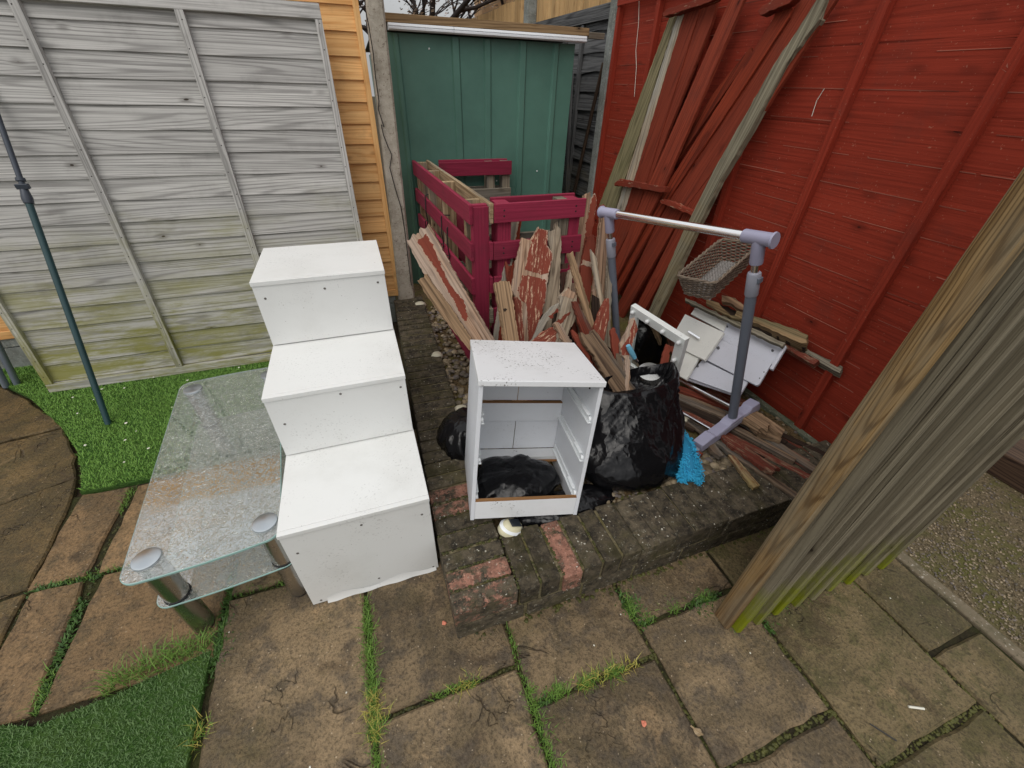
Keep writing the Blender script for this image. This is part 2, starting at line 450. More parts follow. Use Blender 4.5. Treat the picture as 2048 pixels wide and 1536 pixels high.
def bagmat():
    t = NT('black_bin_bag_plastic'); p = t.pos()
    wob = t.vm('MULTIPLY', t.noise(p, 8, 3, .55, col=True), (.12, .12, .12))
    q = t.vm('ADD', t.vm('MULTIPLY', p, (1, 1, .62)), wob)
    v1 = t.vor(q, 6.0); v2 = t.vor(q, 19.0)
    n3 = t.noise(p, 90, 2, .5)
    t.base((.005, .005, .006, 1), t.math('MULTIPLY_ADD', t.noise(p, 12, 3, .5), .24, .10), 0, .34)
    t.bump(t.math('ADD', t.math('MULTIPLY', v1, 1.0), t.math('ADD', t.math('MULTIPLY', v2, .22), t.math('MULTIPLY', n3, .015))), .75, .03)
    return t.m
M['bag'] = bagmat()

def glassmat(name, tint, drops=True):
    t = NT(name); p = t.pos()
    t.t.nodes.remove(t.b)
    tr = t.n('BsdfTransparent'); tr.inputs[0].default_value = tint
    gl = t.n('BsdfGlossy'); gl.inputs['Roughness'].default_value = .06
    rf = t.n('BsdfRefraction'); rf.inputs['IOR'].default_value = 1.12; rf.inputs['Roughness'].default_value = .02
    rf.inputs[0].default_value = tint
    lw = t.n('LayerWeight'); lw.inputs[0].default_value = .5
    sch = t.math('MULTIPLY_ADD', t.math('POWER', lw.outputs['Facing'], 4.0), .85, .06)
    back = t.n('NewGeometry').outputs['Backfacing']
    fac = t.math('MULTIPLY', sch, t.math('SUBTRACT', 1.0, back))
    m0 = t.n('MixShader'); m0.inputs[0].default_value = .0
    t.t.links.new(tr.outputs[0], m0.inputs[1]); t.t.links.new(rf.outputs[0], m0.inputs[2])
    m1 = t.n('MixShader')
    if drops:
        a = t.noise(p, 44, 2, .5, 2.2); b2 = t.noise(p, 9, 3, .5)
        wv = t.math('ABSOLUTE', t.math('SUBTRACT', a, .5))
        bp = t.n('Bump'); bp.inputs['Strength'].default_value = .55; bp.inputs['Distance'].default_value = .004
        t.put(bp.inputs['Height'], t.math('ADD', t.ss(wv, 0, .06), t.math('MULTIPLY', b2, .3)))
        for nd in (gl, rf, lw): t.t.links.new(bp.outputs[0], nd.inputs['Normal'])
    if drops:
        wob = t.math('MULTIPLY_ADD', t.ss(wv, 0, .12), .16, .20)
        sf = t.math('MULTIPLY', t.math('ADD', t.math('MULTIPLY', sch, 2.0), wob), t.math('SUBTRACT', 1.0, back))
    else:
        sf = fac
    t.t.links.new(t.math('MINIMUM', sf, .85), m1.inputs[0])
    df = t.n('BsdfDiffuse'); df.inputs[0].default_value = S(176, 196, 188)
    mh = t.n('MixShader')
    t.put(mh.inputs[0], t.math('MULTIPLY', t.math('SUBTRACT', 1.0, back), t.math('MULTIPLY_ADD', t.noise(p, 7, 4, .6), .18, .05)) if drops else 0.0)
    t.t.links.new(m0.outputs[0], mh.inputs[1]); t.t.links.new(df.outputs[0], mh.inputs[2])
    t.t.links.new(mh.outputs[0], m1.inputs[1]); t.t.links.new(gl.outputs[0], m1.inputs[2])
    t.t.links.new(m1.outputs[0], t.out.inputs[0])
    return t.m
M['glass'] = glassmat('wet_table_glass', (.95, .98, .97, 1))
M['glass2'] = glassmat('shelf_glass', (.95, .98, .97, 1), True)
M['glassedge'] = plain('green_glass_edge', S(148, 182, 176), .2, vary=.2)

def capmat():
    t = NT('spun_steel_cap')
    t.base((.5, .54, .57, 1), .3, 1.0)
    t.b.inputs['Anisotropic'].default_value = .7
    return t.m
M['cap'] = capmat()

def mirrormat():
    t = NT('mirror_glass'); t.base((.82, .85, .84, 1), .02, 1.0)
    return t.m
M['mirror'] = mirrormat()

def wicker(name, a, b):
    t = NT(name); rn = t.sep(t.uv('rnd')); p = t.pos()
    n = t.noise(p, 60, 4, .6)
    c = t.mix(t.math('ADD', t.math('MULTIPLY', n, .5), t.math('MULTIPLY', rn[0], .5)), a, b)
    t.base(c, .75)
    t.bump(n, .4, .001)
    return t.m
M['wicker'] = wicker('grey_brown_wicker', S(142, 126, 108), S(70, 60, 52))
M['wickergrey'] = wicker('silver_wicker', S(156, 152, 148), S(92, 86, 82))

def leafmat(name, a, b, trans=.25):
    t = NT(name); rn = t.sep(t.uv('rnd'))
    c = t.mix(rn[0], a, b)
    tip = t.math('MULTIPLY', t.sep(t.uv())[0], .35)
    c = t.mix(tip, c, tuple(min(1, x * 1.8) for x in a[:3]) + (1,))
    t.base(c, .55, 0, .3)
    return t.m
M['turf'] = leafmat('artificial_grass', S(124, 162, 74), S(76, 120, 46))
M['turf2'] = leafmat('dull_artificial_grass', S(102, 128, 78), S(62, 90, 50))
M['weed'] = leafmat('joint_grass', S(106, 136, 58), S(58, 90, 34))
M['weeddry'] = leafmat('dry_joint_grass', S(176, 160, 84), S(104, 124, 48))
M['weeddark'] = leafmat('dark_creeping_weed', S(64, 92, 38), S(36, 58, 24))
M['moss'] = leafmat('moss', S(74, 74, 34), S(44, 46, 24))
M['blossom'] = leafmat('pale_blossom', S(236, 228, 228), S(170, 160, 156))
M['bark'] = plain('dark_bark', S(52, 44, 42), .9, vary=.3, scale=30)
def pebmat():
    t = NT('mixed_pebbles'); rn = t.sep(t.uv('rnd')); p = t.pos()
    c = t.mix(rn[0], S(88, 77, 60), S(160, 144, 118))
    c = t.mix(t.ss(rn[1], .5, .9), c, S(104, 96, 92))
    c = t.mix(t.math('MULTIPLY', t.ss(t.noise(p, 30, 5, .6), .45, .65), .5), c, S(70, 64, 36))
    t.base(c, .7, 0, .4)
    t.bump(t.noise(p, 160, 3, .6), .3, .001)
    return t.m
M['pebble'] = pebmat()
M['gravel'] = pebmat(); M['gravel'].name = 'pale_gravel'
M['knot'] = plain('dark_knot_hole', S(52, 38, 28), .9)
M['kerbmat'] = concrete('mossy_edging_concrete', S(122, 110, 92), S(92, 86, 66), S(66, 62, 42))
# ------------------------------------------------------------------ mesh helpers
def rr():
    return (random.random(), random.random())

class MB:
    """collects faces, grain coordinates and a random pair per piece; links as ONE mesh object"""
    def __init__(s):
        s.v = []; s.f = []; s.uv = []; s.rn = []; s.mi = []
    def add(s, verts, faces, uvs=None, rnd=None, mi=0, T=None):
        o = len(s.v)
        rnd = rnd or rr()
        for p in verts:
            p = Vector(p)
            s.v.append(tuple(T @ p) if T is not None else tuple(p))
        for k, fc in enumerate(faces):
            s.f.append([o + i for i in fc])
            if uvs is None:
                s.uv.append([(verts[i][0], verts[i][1]) for i in fc])
            elif callable(uvs):
                s.uv.append([uvs(verts[i]) for i in fc])
            else:
                s.uv.append([uvs[i] for i in fc])
            s.rn.append(rnd); s.mi.append(mi)
        return s
    def box(s, lo, hi, T=None, grain=0, mi=0, rnd=None, jit=0.0):
        x0, y0, z0 = lo; x1, y1, z1 = hi
        vs = [(x, y, z) for z in (z0, z1) for y in (y0, y1) for x in (x0, x1)]
        if jit:
            vs = [tuple(c + random.uniform(-jit, jit) for c in p) for p in vs]
        fs = [((0, 2, 3, 1), 2), ((4, 5, 7, 6), 2), ((0, 1, 5, 4), 1), ((2, 6, 7, 3), 1), ((0, 4, 6, 2), 0), ((1, 3, 7, 5), 0)]
        rnd = rnd or rr()
        o = len(s.v)
        for p in vs:
            s.v.append(tuple(T @ Vector(p)) if T is not None else p)
        for fc, ax in fs:
            oth = [a for a in (0, 1, 2) if a != ax and a != grain]
            s.f.append([o + i for i in fc])
            if ax == grain:
                s.uv.append([(vs[i][oth[0]] * .15, vs[i][oth[1]]) for i in fc])
            else:
                s.uv.append([(vs[i][grain], vs[i][oth[0]] + .3 * ax) for i in fc])
            s.rn.append(rnd); s.mi.append(mi)
        return s
    def grid(s, P, uvf=None, rnd=None, mi=0, close=False, T=None):
        """P[i][j] points; quads"""
        n, m = len(P), len(P[0])
        vs = [p for row in P for p in row]
        fs = []
        for i in range(n - 1):
            for j in range(m if close else m - 1):
                j2 = (j + 1) % m
                fs.append((i * m + j, i * m + j2, (i + 1) * m + j2, (i + 1) * m + j))
        s.add(vs, fs, uvf, rnd, mi, T)
        return s
    def tube(s, pts, r, n=12, cap=True, rnd=None, mi=0, T=None, flat=1.0):
        pts = [Vector(p) for p in pts]
        rs = r if isinstance(r, (list, tuple)) else [r] * len(pts)
        rings = []
        prev = None
        L = 0.0; Ls = []
        for i, p in enumerate(pts):
            a = pts[max(i - 1, 0)]; b = pts[min(i + 1, len(pts) - 1)]
            d = (b - a).normalized()
            if prev is None:
                q = Vector((0, 0, 1)) if abs(d.z) < .9 else Vector((1, 0, 0))
            else:
                q = prev
            x = (q - d * q.dot(d)).normalized()
            y = d.cross(x)
            prev = x
            rings.append([p + (x * math.cos(t) + y * math.sin(t) * flat) * rs[i] for t in [2 * math.pi * k / n for k in range(n)]])
            if i: L += (p - pts[i - 1]).length
            Ls.append(L)
        vs = [p for rg in rings for p in rg]
        uvs = [(Ls[i], rs[0] * 2 * math.pi * k / n) for i in range(len(pts)) for k in range(n)]
        fs = []
        for i in range(len(pts) - 1):
            for k in range(n):
                k2 = (k + 1) % n
                fs.append((i * n + k, i * n + k2, (i + 1) * n + k2, (i + 1) * n + k))
        if cap:
            fs.append(tuple(range(n - 1, -1, -1)))
            fs.append(tuple(range((len(pts) - 1) * n, len(pts) * n)))
        s.add(vs, fs, uvs, rnd, mi, T)
        return s
    def lathe(s, prof, n=32, T=None, rnd=None, mi=0):
        P = [[(r * math.cos(2 * math.pi * k / n), r * math.sin(2 * math.pi * k / n), z) for k in range(n)] for r, z in prof]
        vs = [p for row in P for p in row]
        fs = []
        for i in range(len(prof) - 1):
            for k in range(n):
                k2 = (k + 1) % n
                fs.append((i * n + k, i * n + k2, (i + 1) * n + k2, (i + 1) * n + k))
        if prof[0][0] > 1e-6: fs.append(tuple(range(n - 1, -1, -1)))
        if prof[-1][0] > 1e-6: fs.append(tuple(range((len(prof) - 1) * n, len(prof) * n)))
        s.add(vs, fs, None, rnd, mi, T)
        return s

def obj(name, mb, mat, parent=None, bevel=0.0, smooth=None, seg=2):
    me = bpy.data.meshes.new(name)
    V = np.array(mb.v, dtype=float)
    lo, hi = V.min(0), V.max(0)
    base = np.array([(lo[0] + hi[0]) / 2, (lo[1] + hi[1]) / 2, lo[2]])
    me.from_pydata((V - base).tolist(), [], mb.f)
    u1 = me.uv_layers.new(name='UVMap')
    flat = [c for f in mb.uv for p in f for c in p[:2]]
    u1.data.foreach_set('uv', flat)
    u2 = me.uv_layers.new(name='rnd')
    flat = [c for f, q in zip(mb.f, mb.rn) for _ in f for c in q]
    u2.data.foreach_set('uv', flat)
    for m in (mat if isinstance(mat, (list, tuple)) else [mat]):
        me.materials.append(m)
    me.polygons.foreach_set('material_index', mb.mi)
    if smooth is not None:
        me.polygons.foreach_set('use_smooth', [True] * len(mb.f))
        me.set_sharp_from_angle(angle=R(smooth))
    me.update()
    o = bpy.data.objects.new(name, me)
    COL.objects.link(o)
    o.location = base
    if parent is not None:
        o.parent = parent
        off = Vector(parent.location)
        if parent.parent is not None: off = off + parent.parent.location
        o.matrix_parent_inverse = Matrix.Identity(4)
        o.location = Vector(base) - off
    if bevel:
        b = o.modifiers.new('soft_edges', 'BEVEL')
        b.width = bevel; b.segments = seg; b.limit_method = 'ANGLE'; b.angle_limit = R(40)
        b.harden_normals = False
    return o

def tag(o, label=None, cat=None, group=None, kind=None):
    if label: o['label'] = label
    if cat: o['category'] = cat
    if group: o['group'] = group
    if kind: o['kind'] = kind
    return o

def thing(name, loc, label, cat, group=None):
    e = bpy.data.objects.new(name, None)
    e.empty_display_size = .1
    COL.objects.link(e)
    e.location = loc
    return tag(e, label, cat, group)

def dup(root, delta, label=None):
    r = root.copy(); COL.objects.link(r)
    r.location = Vector(root.location) + Vector(delta)
    if label: r['label'] = label
    for ch in list(root.children):
        c = ch.copy(); COL.objects.link(c); c.parent = r
        for g in list(ch.children):
            d = g.copy(); COL.objects.link(d); d.parent = c
    return r

def frame(o, x, y, z):
    return Matrix(((x[0], y[0], z[0], o[0]), (x[1], y[1], z[1], o[1]), (x[2], y[2], z[2], o[2]), (0, 0, 0, 1)))

def rotz(o, a):
    return Matrix.Translation(o) @ Matrix.Rotation(a, 4, 'Z')

def outline(pts, step=.03, jit=.002):
    """subdivide a polygon and roughen it"""
    out = []
    n = len(pts)
    for i in range(n):
        a, b = pts[i], pts[(i + 1) % n]
        L = math.hypot(b[0] - a[0], b[1] - a[1])
        k = max(1, int(L / step))
        for j in range(k):
            t = j / k
            jx = random.gauss(0, jit) if jit else 0
            jy = random.gauss(0, jit) if jit else 0
            out.append((a[0] + (b[0] - a[0]) * t + jx, a[1] + (b[1] - a[1]) * t + jy))
    return out

def tri(poly):
    from mathutils.geometry import tessellate_polygon
    return tessellate_polygon([[Vector((p[0], p[1], 0)) for p in poly]])

def prism(mb, poly, z0, z1, T=None, rnd=None, mi=0, cx=.0015):
    """polygon in local xy, from z0 up to z1, small chamfer on the z1 edge"""
    A = sum(poly[i][0] * poly[(i + 1) % len(poly)][1] - poly[(i + 1) % len(poly)][0] * poly[i][1] for i in range(len(poly)))
    if A < 0: poly = poly[::-1]
    n = len(poly)
    inner = []
    for i in range(n):
        a, b, c = poly[i - 1], poly[i], poly[(i + 1) % n]
        e1 = Vector((b[0] - a[0], b[1] - a[1])); e2 = Vector((c[0] - b[0], c[1] - b[1]))
        if e1.length < 1e-9 or e2.length < 1e-9:
            inner.append(b); continue
        e1.normalize(); e2.normalize()
        nn = Vector((-(e1.y + e2.y), e1.x + e2.x))
        if nn.length < 1e-6: inner.append(b); continue
        nn.normalize()
        inner.append((b[0] + nn.x * cx, b[1] + nn.y * cx))
    sgn = 1 if z1 >= z0 else -1
    zc = z1 - sgn * min(cx, abs(z1 - z0) * .4)
    vs = [(p[0], p[1], z0) for p in poly] + [(p[0], p[1], zc) for p in poly] + [(p[0], p[1], z1) for p in inner]
    fs = []
    for i in range(n):
        j = (i + 1) % n
        fs.append((i, j, n + j, n + i)); fs.append((n + i, n + j, 2 * n + j, 2 * n + i))
    ts = tri(poly)
    fs += [tuple(2 * n + i for i in t) for t in ts]
    fs += [tuple(reversed(t)) for t in ts]
    if sgn < 0: fs = [tuple(reversed(f)) for f in fs]
    mb.add(vs, fs, lambda p: (p[0], p[1] + p[2]), rnd, mi, T)
    return mb

def fix_normals(o):
    bm = bmesh.new(); bm.from_mesh(o.data)
    bmesh.ops.recalc_face_normals(bm, faces=bm.faces)
    bm.to_mesh(o.data); bm.free()
    return o

def pt_in(poly, x, y):
    c = False
    for i in range(len(poly)):
        (x1, y1), (x2, y2) = poly[i - 1], poly[i]
        if (y1 > y) != (y2 > y) and x < (x2 - x1) * (y - y1) / (y2 - y1) + x1:
            c = not c
    return c

def blades(name, spots, h, wdt, mat, lean=.5, kind='stuff', label=None, cat=None, seg=2):
    """many grass blades as one mesh: spots = list of (x, y, z, size)"""
    n = len(spots)
    S_ = np.array([s[:4] for s in spots], float)
    ang = NP.uniform(0, 2 * np.pi, n)
    hh = h * S_[:, 3] * NP.uniform(.55, 1.25, n)
    ln = lean * NP.uniform(.15, 1.2, n) * hh
    dx, dy = np.cos(ang), np.sin(ang)
    px, py = -dy, dx
    wd = wdt * NP.uniform(.7, 1.3, n)
    V = np.zeros((n, 5, 3))
    for k, (t, ww) in enumerate(((0, 1), (0, -1), (.55, .75), (.55, -.75), (1, 0))):
        V[:, k, 0] = S_[:, 0] + dx * ln * t * t + px * wd * ww * .5
        V[:, k, 1] = S_[:, 1] + dy * ln * t * t + py * wd * ww * .5
        V[:, k, 2] = S_[:, 2] + hh * (t - .25 * t * t * min(1, lean))
    me = bpy.data.meshes.new(name)
    idx = np.arange(n)[:, None] * 5
    q = idx + np.array([[0, 1, 3, 2]]); t3 = idx + np.array([[2, 3, 4]])
    loops = np.concatenate([np.concatenate([q, t3], 1)], 1).ravel()
    me.vertices.add(n * 5); me.vertices.foreach_set('co', V.ravel())
    me.loops.add(len(loops)); me.loops.foreach_set('vertex_index', loops.astype(np.int32))
    me.polygons.add(2 * n)
    st = (np.arange(n)[:, None] * 7 + np.array([[0, 4]])).ravel()
    me.polygons.foreach_set('loop_start', st.astype(np.int32))
    me.update(calc_edges=True)
    me.validate()
    u1 = me.uv_layers.new(name='UVMap'); u2 = me.uv_layers.new(name='rnd')
    tt = np.tile(np.array([0, 0, .55, .55, .55, .55, 1.0]), n)
    u1.data.foreach_set('uv', np.stack([tt, tt], 1).ravel())
    r = np.repeat(NP.uniform(0, 1, (n, 2)), 7, axis=0)
    u2.data.foreach_set('uv', r.ravel())
    me.materials.append(mat)
    o = bpy.data.objects.new(name, me); COL.objects.link(o)
    if kind: o['kind'] = kind
    tag(o, label, cat)
    return o

_ico = None
def ico():
    global _ico
    if _ico is None:
        bm = bmesh.new(); bmesh.ops.create_icosphere(bm, subdivisions=2, radius=1)
        bm.verts.ensure_lookup_table()
        _ico = (np.array([v.co[:] for v in bm.verts]), [tuple(v.index for v in f.verts) for f in bm.faces])
        bm.free()
    return _ico

def lump(mb, c, r, flat=.6, rough=.18, rnd=None, T=None, ax=1.0):
    V, F = ico()
    ph = Vector((random.uniform(0, 50), random.uniform(0, 50), 0))
    a = random.uniform(0, 6.28)
    ca, sa = math.cos(a), math.sin(a)
    out = []
    for p in V:
        k = 1 + rough * 2 * mnoise.noise(Vector(p) * 1.1 + ph)
        x, y, z = p[0] * k * r * ax, p[1] * k * r, p[2] * k * r * flat
        out.append((c[0] + x * ca - y * sa, c[1] + x * sa + y * ca, c[2] + z))
    mb.add(out, F, None, rnd, 0, T)
    return mb

# ------------------------------------------------------------------ the ground and its paving
mb = MB(); mb.add([(-60, -60, -.03), (60, -60, -.03), (60, 60, -.03), (-60, 60, -.03)], [(0, 1, 2, 3)])
tag(obj('ground', mb, M['soil']), 'dark soil ground under the paving', 'ground', kind='structure')

def slab(mb, pts, z=0.0, gap=.008, mi=0):
    cx = sum(p[0] for p in pts) / len(pts); cy = sum(p[1] for p in pts) / len(pts)
    q = []
    for x, y in pts:
        q.append((x - math.copysign(gap, x - cx), y - math.copysign(gap, y - cy)))
    q = outline(q, .05, .0028)
    dz = random.uniform(-.004, .004)
    prism(mb, q, -.028, z + dz, None, rr(), mi, cx=.007)

def rect(a, b, c, d):
    return [(a, b), (c, b), (c, d), (a, d)]

SL = MB()
for r_ in ([-.70, .33, -.22, 1.04], [-.70, 1.04, -.22, 1.50], [-.70, 1.50, -.22, 1.757],
           [-.22, .04, .24, .495], [-.22, .495, .24, .95], [-.22, .95, .24, 1.40], [-.22, 1.40, .24, 1.757],
           [-.70, -.2, -.22, .33], [-.22, -.42, .24, .04],
           [.24, -.08, .69, .375], [.24, .375, .69, .84], [.24, -.55, .69, -.08],
           [.69, .06, 1.13, .47], [.69, .47, 1.13, .92], [.69, -.40, 1.13, .06]):
    slab(SL, rect(*r_))
tag(obj('patio_paving', SL, M['slab']), 'brown riven patio paving slabs', 'paving', kind='structure')
SL = MB()
for r_ in ([1.13, .37, 1.60, .83], [1.13, -.085, 1.60, .37], [1.13, -.55, 1.60, -.085], [1.60, .53, 1.865, .98],
           [1.60, .065, 1.865, .53], [1.60, -.40, 1.865, .065], [1.60, -.86, 1.865, -.40]):
    slab(SL, rect(*r_))
tag(obj('patio_paving_edge', SL, M['slabgreen']), 'green tinged paving slabs along the gravel', 'paving', kind='structure')
SL = MB()
for r_ in ([-1.19, 1.295, -.70, 1.757], [-1.17, .83, -.70, 1.295]):
    slab(SL, rect(*r_))
slab(SL, [(-1.405, 1.30), (-1.21, 1.30), (-1.21, 1.765), (-1.415, 1.775)])
slab(SL, [(-1.365, .835), (-1.17, .83), (-1.205, 1.295), (-1.385, 1.295)])
tag(obj('path_paving', SL, M['slabwarm']), 'warm tan path slabs beside the round patio', 'path', kind='structure')
SL = MB()
arc = [(-3.6, 3.05), (-2.9, 3.12), (-2.223, 2.896), (-1.981, 2.667), (-1.83, 2.49), (-1.699, 2.309), (-1.542, 2.067), (-1.46, 1.885)]
slab(SL, [(-3.6, 3.05), (-2.9, 3.1), (-2.223, 2.896), (-1.981, 2.667), (-1.83, 2.49), (-1.69, 2.335), (-3.6, 1.98)], gap=.004)
slab(SL, [(-1.69, 2.325), (-1.542, 2.067), (-1.475, 1.905), (-3.6, 1.15), (-3.6, 1.97)], gap=.004)
slab(SL, [(-1.468, 1.895), (-1.432, 1.76), (-1.405, 1.5), (-1.39, 1.31), (-3.6, .95), (-3.6, 1.14)], gap=.004)
slab(SL, [(-1.39, 1.30), (-1.372, 1.05), (-1.362, .84), (-3.6, .40), (-3.6, .94)], gap=.004)
tag(obj('round_patio_paving', SL, M['slabround']), 'brown slabs of the round patio at the left', 'paving', kind='structure')

mb = MB(); mb.add([(-3.6, -1, -.014), (1.93, -1, -.014), (1.93, 1.77, -.014), (-3.6, 1.77, -.014)], [(0, 1, 2, 3)])
tag(obj('joint_bed', mb, M['jointsoil']), 'mossy earth in the paving joints', 'ground', kind='structure')

# lawns
LAWN1 = [(-3.2, 3.12), (-2.9, 3.13), (-2.25, 2.93), (-1.99, 2.69), (-1.70, 2.33), (-1.54, 2.09), (-1.45, 1.90), (-1.41, 1.775), (-.2, 1.775), (.07, 1.775), (.07, 3.12)]
LAWN2 = [(-3.4, .36), (-1.27, .845), (-1.15, .80), (-.95, .82), (-.715, .865), (-.715, -.2), (-3.4, -.2)]
for nm, pl, lb in (('lawn', LAWN1, 'backing of the bright artificial lawn by the leaning panel'), ('lawn_corner', LAWN2, 'backing of the dull artificial lawn in the near corner')):
    mb = MB(); prism(mb, pl, -.02, .004)
    tag(obj(nm, mb, M['turfbase']), lb, 'lawn', kind='structure')
def turf(name, poly, box_, dens, h, wd, mat, lab, cat='grass', zz=.003):
    x0, y0, x1, y1 = box_
    n = int(dens * (x1 - x0) * (y1 - y0))
    X = NP.uniform(x0, x1, n); Y = NP.uniform(y0, y1, n)
    sp = [(x, y, zz, 1.0) for x, y in zip(X, Y) if pt_in(poly, x, y)]
    return blades(name, sp, h, wd, mat, .9, 'stuff', lab, cat)
turf('grass', LAWN1, (-2.6, 1.77, .07, 3.12), 42000, .015, .0026, M['turf'], 'short bright artificial grass beside the leaning panel')
turf('grass', LAWN2, (-1.5, .25, -.71, .87), 60000, .012, .0022, M['turf2'], 'short dull artificial grass in the near corner')
# white petals and bits lying on the lawn
mb = MB()
for i in range(30):
    x, y = random.uniform(-1.75, -.6), random.uniform(1.85, 2.7)
    if not pt_in(LAWN1, x, y): continue
    lump(mb, (x, y, .022), random.uniform(.003, .0065), .25, .3)
for i in range(22):
    x, y = random.uniform(-1.3, 1.7), random.uniform(.2, 1.0)
    lump(mb, (x, y, .003), random.uniform(.0015, .003), .4, .3)
tag(obj('petals', mb, M['petal'], smooth=60), 'tiny white petals fallen on lawn and paving', 'petals', kind='stuff')

# raised bed behind the brick wall, gravel strip beyond the screen
bed = [(.27, .80), (1.96, .80), (1.96, 3.9), (.40, 3.9), (.36, 2.7)]
mb = MB()
NX, NY = 90, 160
P = []
for i in range(NX):
    row = []
    for j in range(NY):
        x = .24 + (1.97 - .24) * i / (NX - 1); y = .80 + 2.8 * j / (NY - 1)
        z = .148 + .016 * mnoise.noise(Vector((x * 5, y * 5, 0))) + .008 * mnoise.noise(Vector((x * 22, y * 22, 3)))
        row.append((x, y, z))
    P.append(row)
mb.grid(P)
tag(fix_normals(obj('garden_bed', mb, M['bedsoil'], smooth=80)), 'mossy gravelly soil of the raised bed', 'garden bed', kind='structure')
mb = MB(); mb.add([(1.93, -2, -.006), (5, -2, -.006), (5, .9, -.006), (1.93, .9, -.006)], [(0, 1, 2, 3)])
tag(obj('gravel_path', mb, M['gravelbase']), 'fine gravel strip beyond the paving', 'gravel', kind='structure')
mb = MB()
for i in range(4200):
    x = 1.94 + abs(random.gauss(0, .5)); y = random.uniform(-.1, .85)
    lump(mb, (x, y, -.004), random.uniform(.002, .0052), .6, .2)
tag(obj('gravel', mb, M['gravel'], smooth=80), 'loose pale gravel on the strip', 'gravel', kind='stuff')
mb = MB(); mb.box((1.872, -1, -.03), (1.925, .95, .0015), grain=1)
tag(obj('kerb', mb, M['kerbmat'], bevel=.006), 'mossy concrete edging between paving and gravel', 'kerb', kind='structure')

# ------------------------------------------------------------------ low brick wall (L shaped)
wl = MB()
def brk(lo, hi, T=None, red=.2, mi=0):
    wl.box(lo, hi, T, 0, mi, (red, random.random()), .0022)
v = .632; k = 0
reds = {0: .33, 1: .37, 5: .36, 6: .40}
while v < 3.05:
    du = max(0, .036 * (v - .85))
    T = Matrix.Translation((.066 + du, v, .19))
    h = random.uniform(-.003, .003)
    brk((0, 0, -.10), (.218, .0635, h), T, reds.get(k, random.choice((.1, .12, .16, .24))))
    v += .0735; k += 1
u = .293; k = 0
while u < 1.93:
    T = Matrix.Translation((u, .632 + random.uniform(-.003, .003), .19))
    brk((0, 0, -.10), (random.uniform(.066, .070) if k < 5 else .0772, .222, random.uniform(-.003, .003)), T, .42 if k == 2 else random.choice((.05, .1, .15)))
    u += .0795; k += 1
v = .636
while v < 3.0:
    du = max(0, .036 * (v - .85))
    brk((.068 + du, v, -.02), (.280 + du, v + .21, .078), None, .12); v += .222
u = .10
while u < 1.93:
    brk((u, .634, -.02), (u + .212, .73, .078), None, .1); u += .2225
cm = MB()
wl.box((.292, .640, -.02), (1.95, .848, .183), None, 0, 1)
for i in range(24):
    v0 = .640 + i * .1; du = max(0, .036 * (v0 - .85))
    wl.box((.072 + du, v0, -.02), (.278 + du, v0 + .0998, .182), None, 1, 1)
tag(obj('brick_wall', wl, [M['brick'], M['mortar']], bevel=.005), 'low L-shaped brick wall, dark with lichen, round the raised bed', 'brick wall')

# pebbles in the bed
mb = MB()
def drift(n, x0, x1, y0, y1, r0, r1):
    for i in range(n):
        x = random.uniform(x0, x1); y = random.uniform(y0, y1)
        lump(mb, (x, y, .15 + random.uniform(0, .012)), random.uniform(r0, r1), .62, .15)
drift(420, .30, .50, 1.25, 2.9, .008, .022)
drift(260, .50, .95, .86, 1.05, .005, .014)
drift(300, 1.0, 1.5, .86, 1.05, .006, .02)
drift(200, .30, .75, .86, 1.3, .006, .014)
drift(60, 1.15, 1.35, .86, .95, .012, .024)
drift(200, 1.5, 1.95, .86, 1.4, .004, .012)
tag(obj('pebbles', mb, M['pebble'], smooth=80), 'small rounded pebbles scattered over the raised bed', 'pebbles', kind='stuff')

# weeds, grass and moss in the joints
def along(a, b, n, spread, z=-.008, size=(.5, 1.0), clump=None):
    out = []
    for i in range(n):
        t = random.random() if not clump else min(1, max(0, random.gauss(random.choice(clump), .05)))
        x = a[0] + (b[0] - a[0]) * t + random.gauss(0, spread); y = a[1] + (b[1] - a[1]) * t + random.gauss(0, spread)
        out.append((x, y, z, random.uniform(*size)))
    return out
W1 = along((-.22, .88), (-.22, .36), 900, .010, size=(.4, .9)) + along((-.22, .80), (-.215, .46), 420, .012, size=(.7, 1.2), clump=(.1, .35, .6, .95))
W1 += along((.245, .42), (.25, .2), 420, .012, size=(.5, 1.0)) + along((.30, .385), (.60, .37), 520, .010, size=(.4, 1.1), clump=(.1, .45, .75))
W1 += along((.245, .62), (.24, .42), 160, .008, size=(.3, .6)) + along((-.05, .497), (.1, .497), 150, .008, size=(.4, .8))
W1 += along((-1.0, .855), (-.72, .90), 620, .02, size=(.8, 2.0)) + along((-.705, .66), (-.70, .60), 60, .012, size=(.6, 1.3))
W1 += along((-1.205, 1.74), (-1.205, 1.60), 120, .008, size=(.4, .9)) + along((-1.18, .95), (-1.17, .84), 160, .012, size=(.4, .9))
W1 += along((-.70, 1.05), (-.43, 1.04), 140, .008, size=(.3, .7)) + along((-.50, 1.03), (-.40, 1.03), 200, .015, size=(.5, .9))
W1 += along((.70, .57), (.69, .50), 170, .012, size=(.4, .9)) + along((.70, .48), (1.0, .48), 300, .012, size=(.3, .8), clump=(.1, .5, .95))
W1 += along((.99, .35), (1.6, .345), 260, .008, size=(.3, .7)) + along((-1.3, 1.30), (-.8, 1.297), 260, .010, size=(.3, .7))
blades('weeds', W1, .034, .0026, M['weed'], 1.0, 'stuff', 'green grass sprouting from the paving joints', 'weeds')
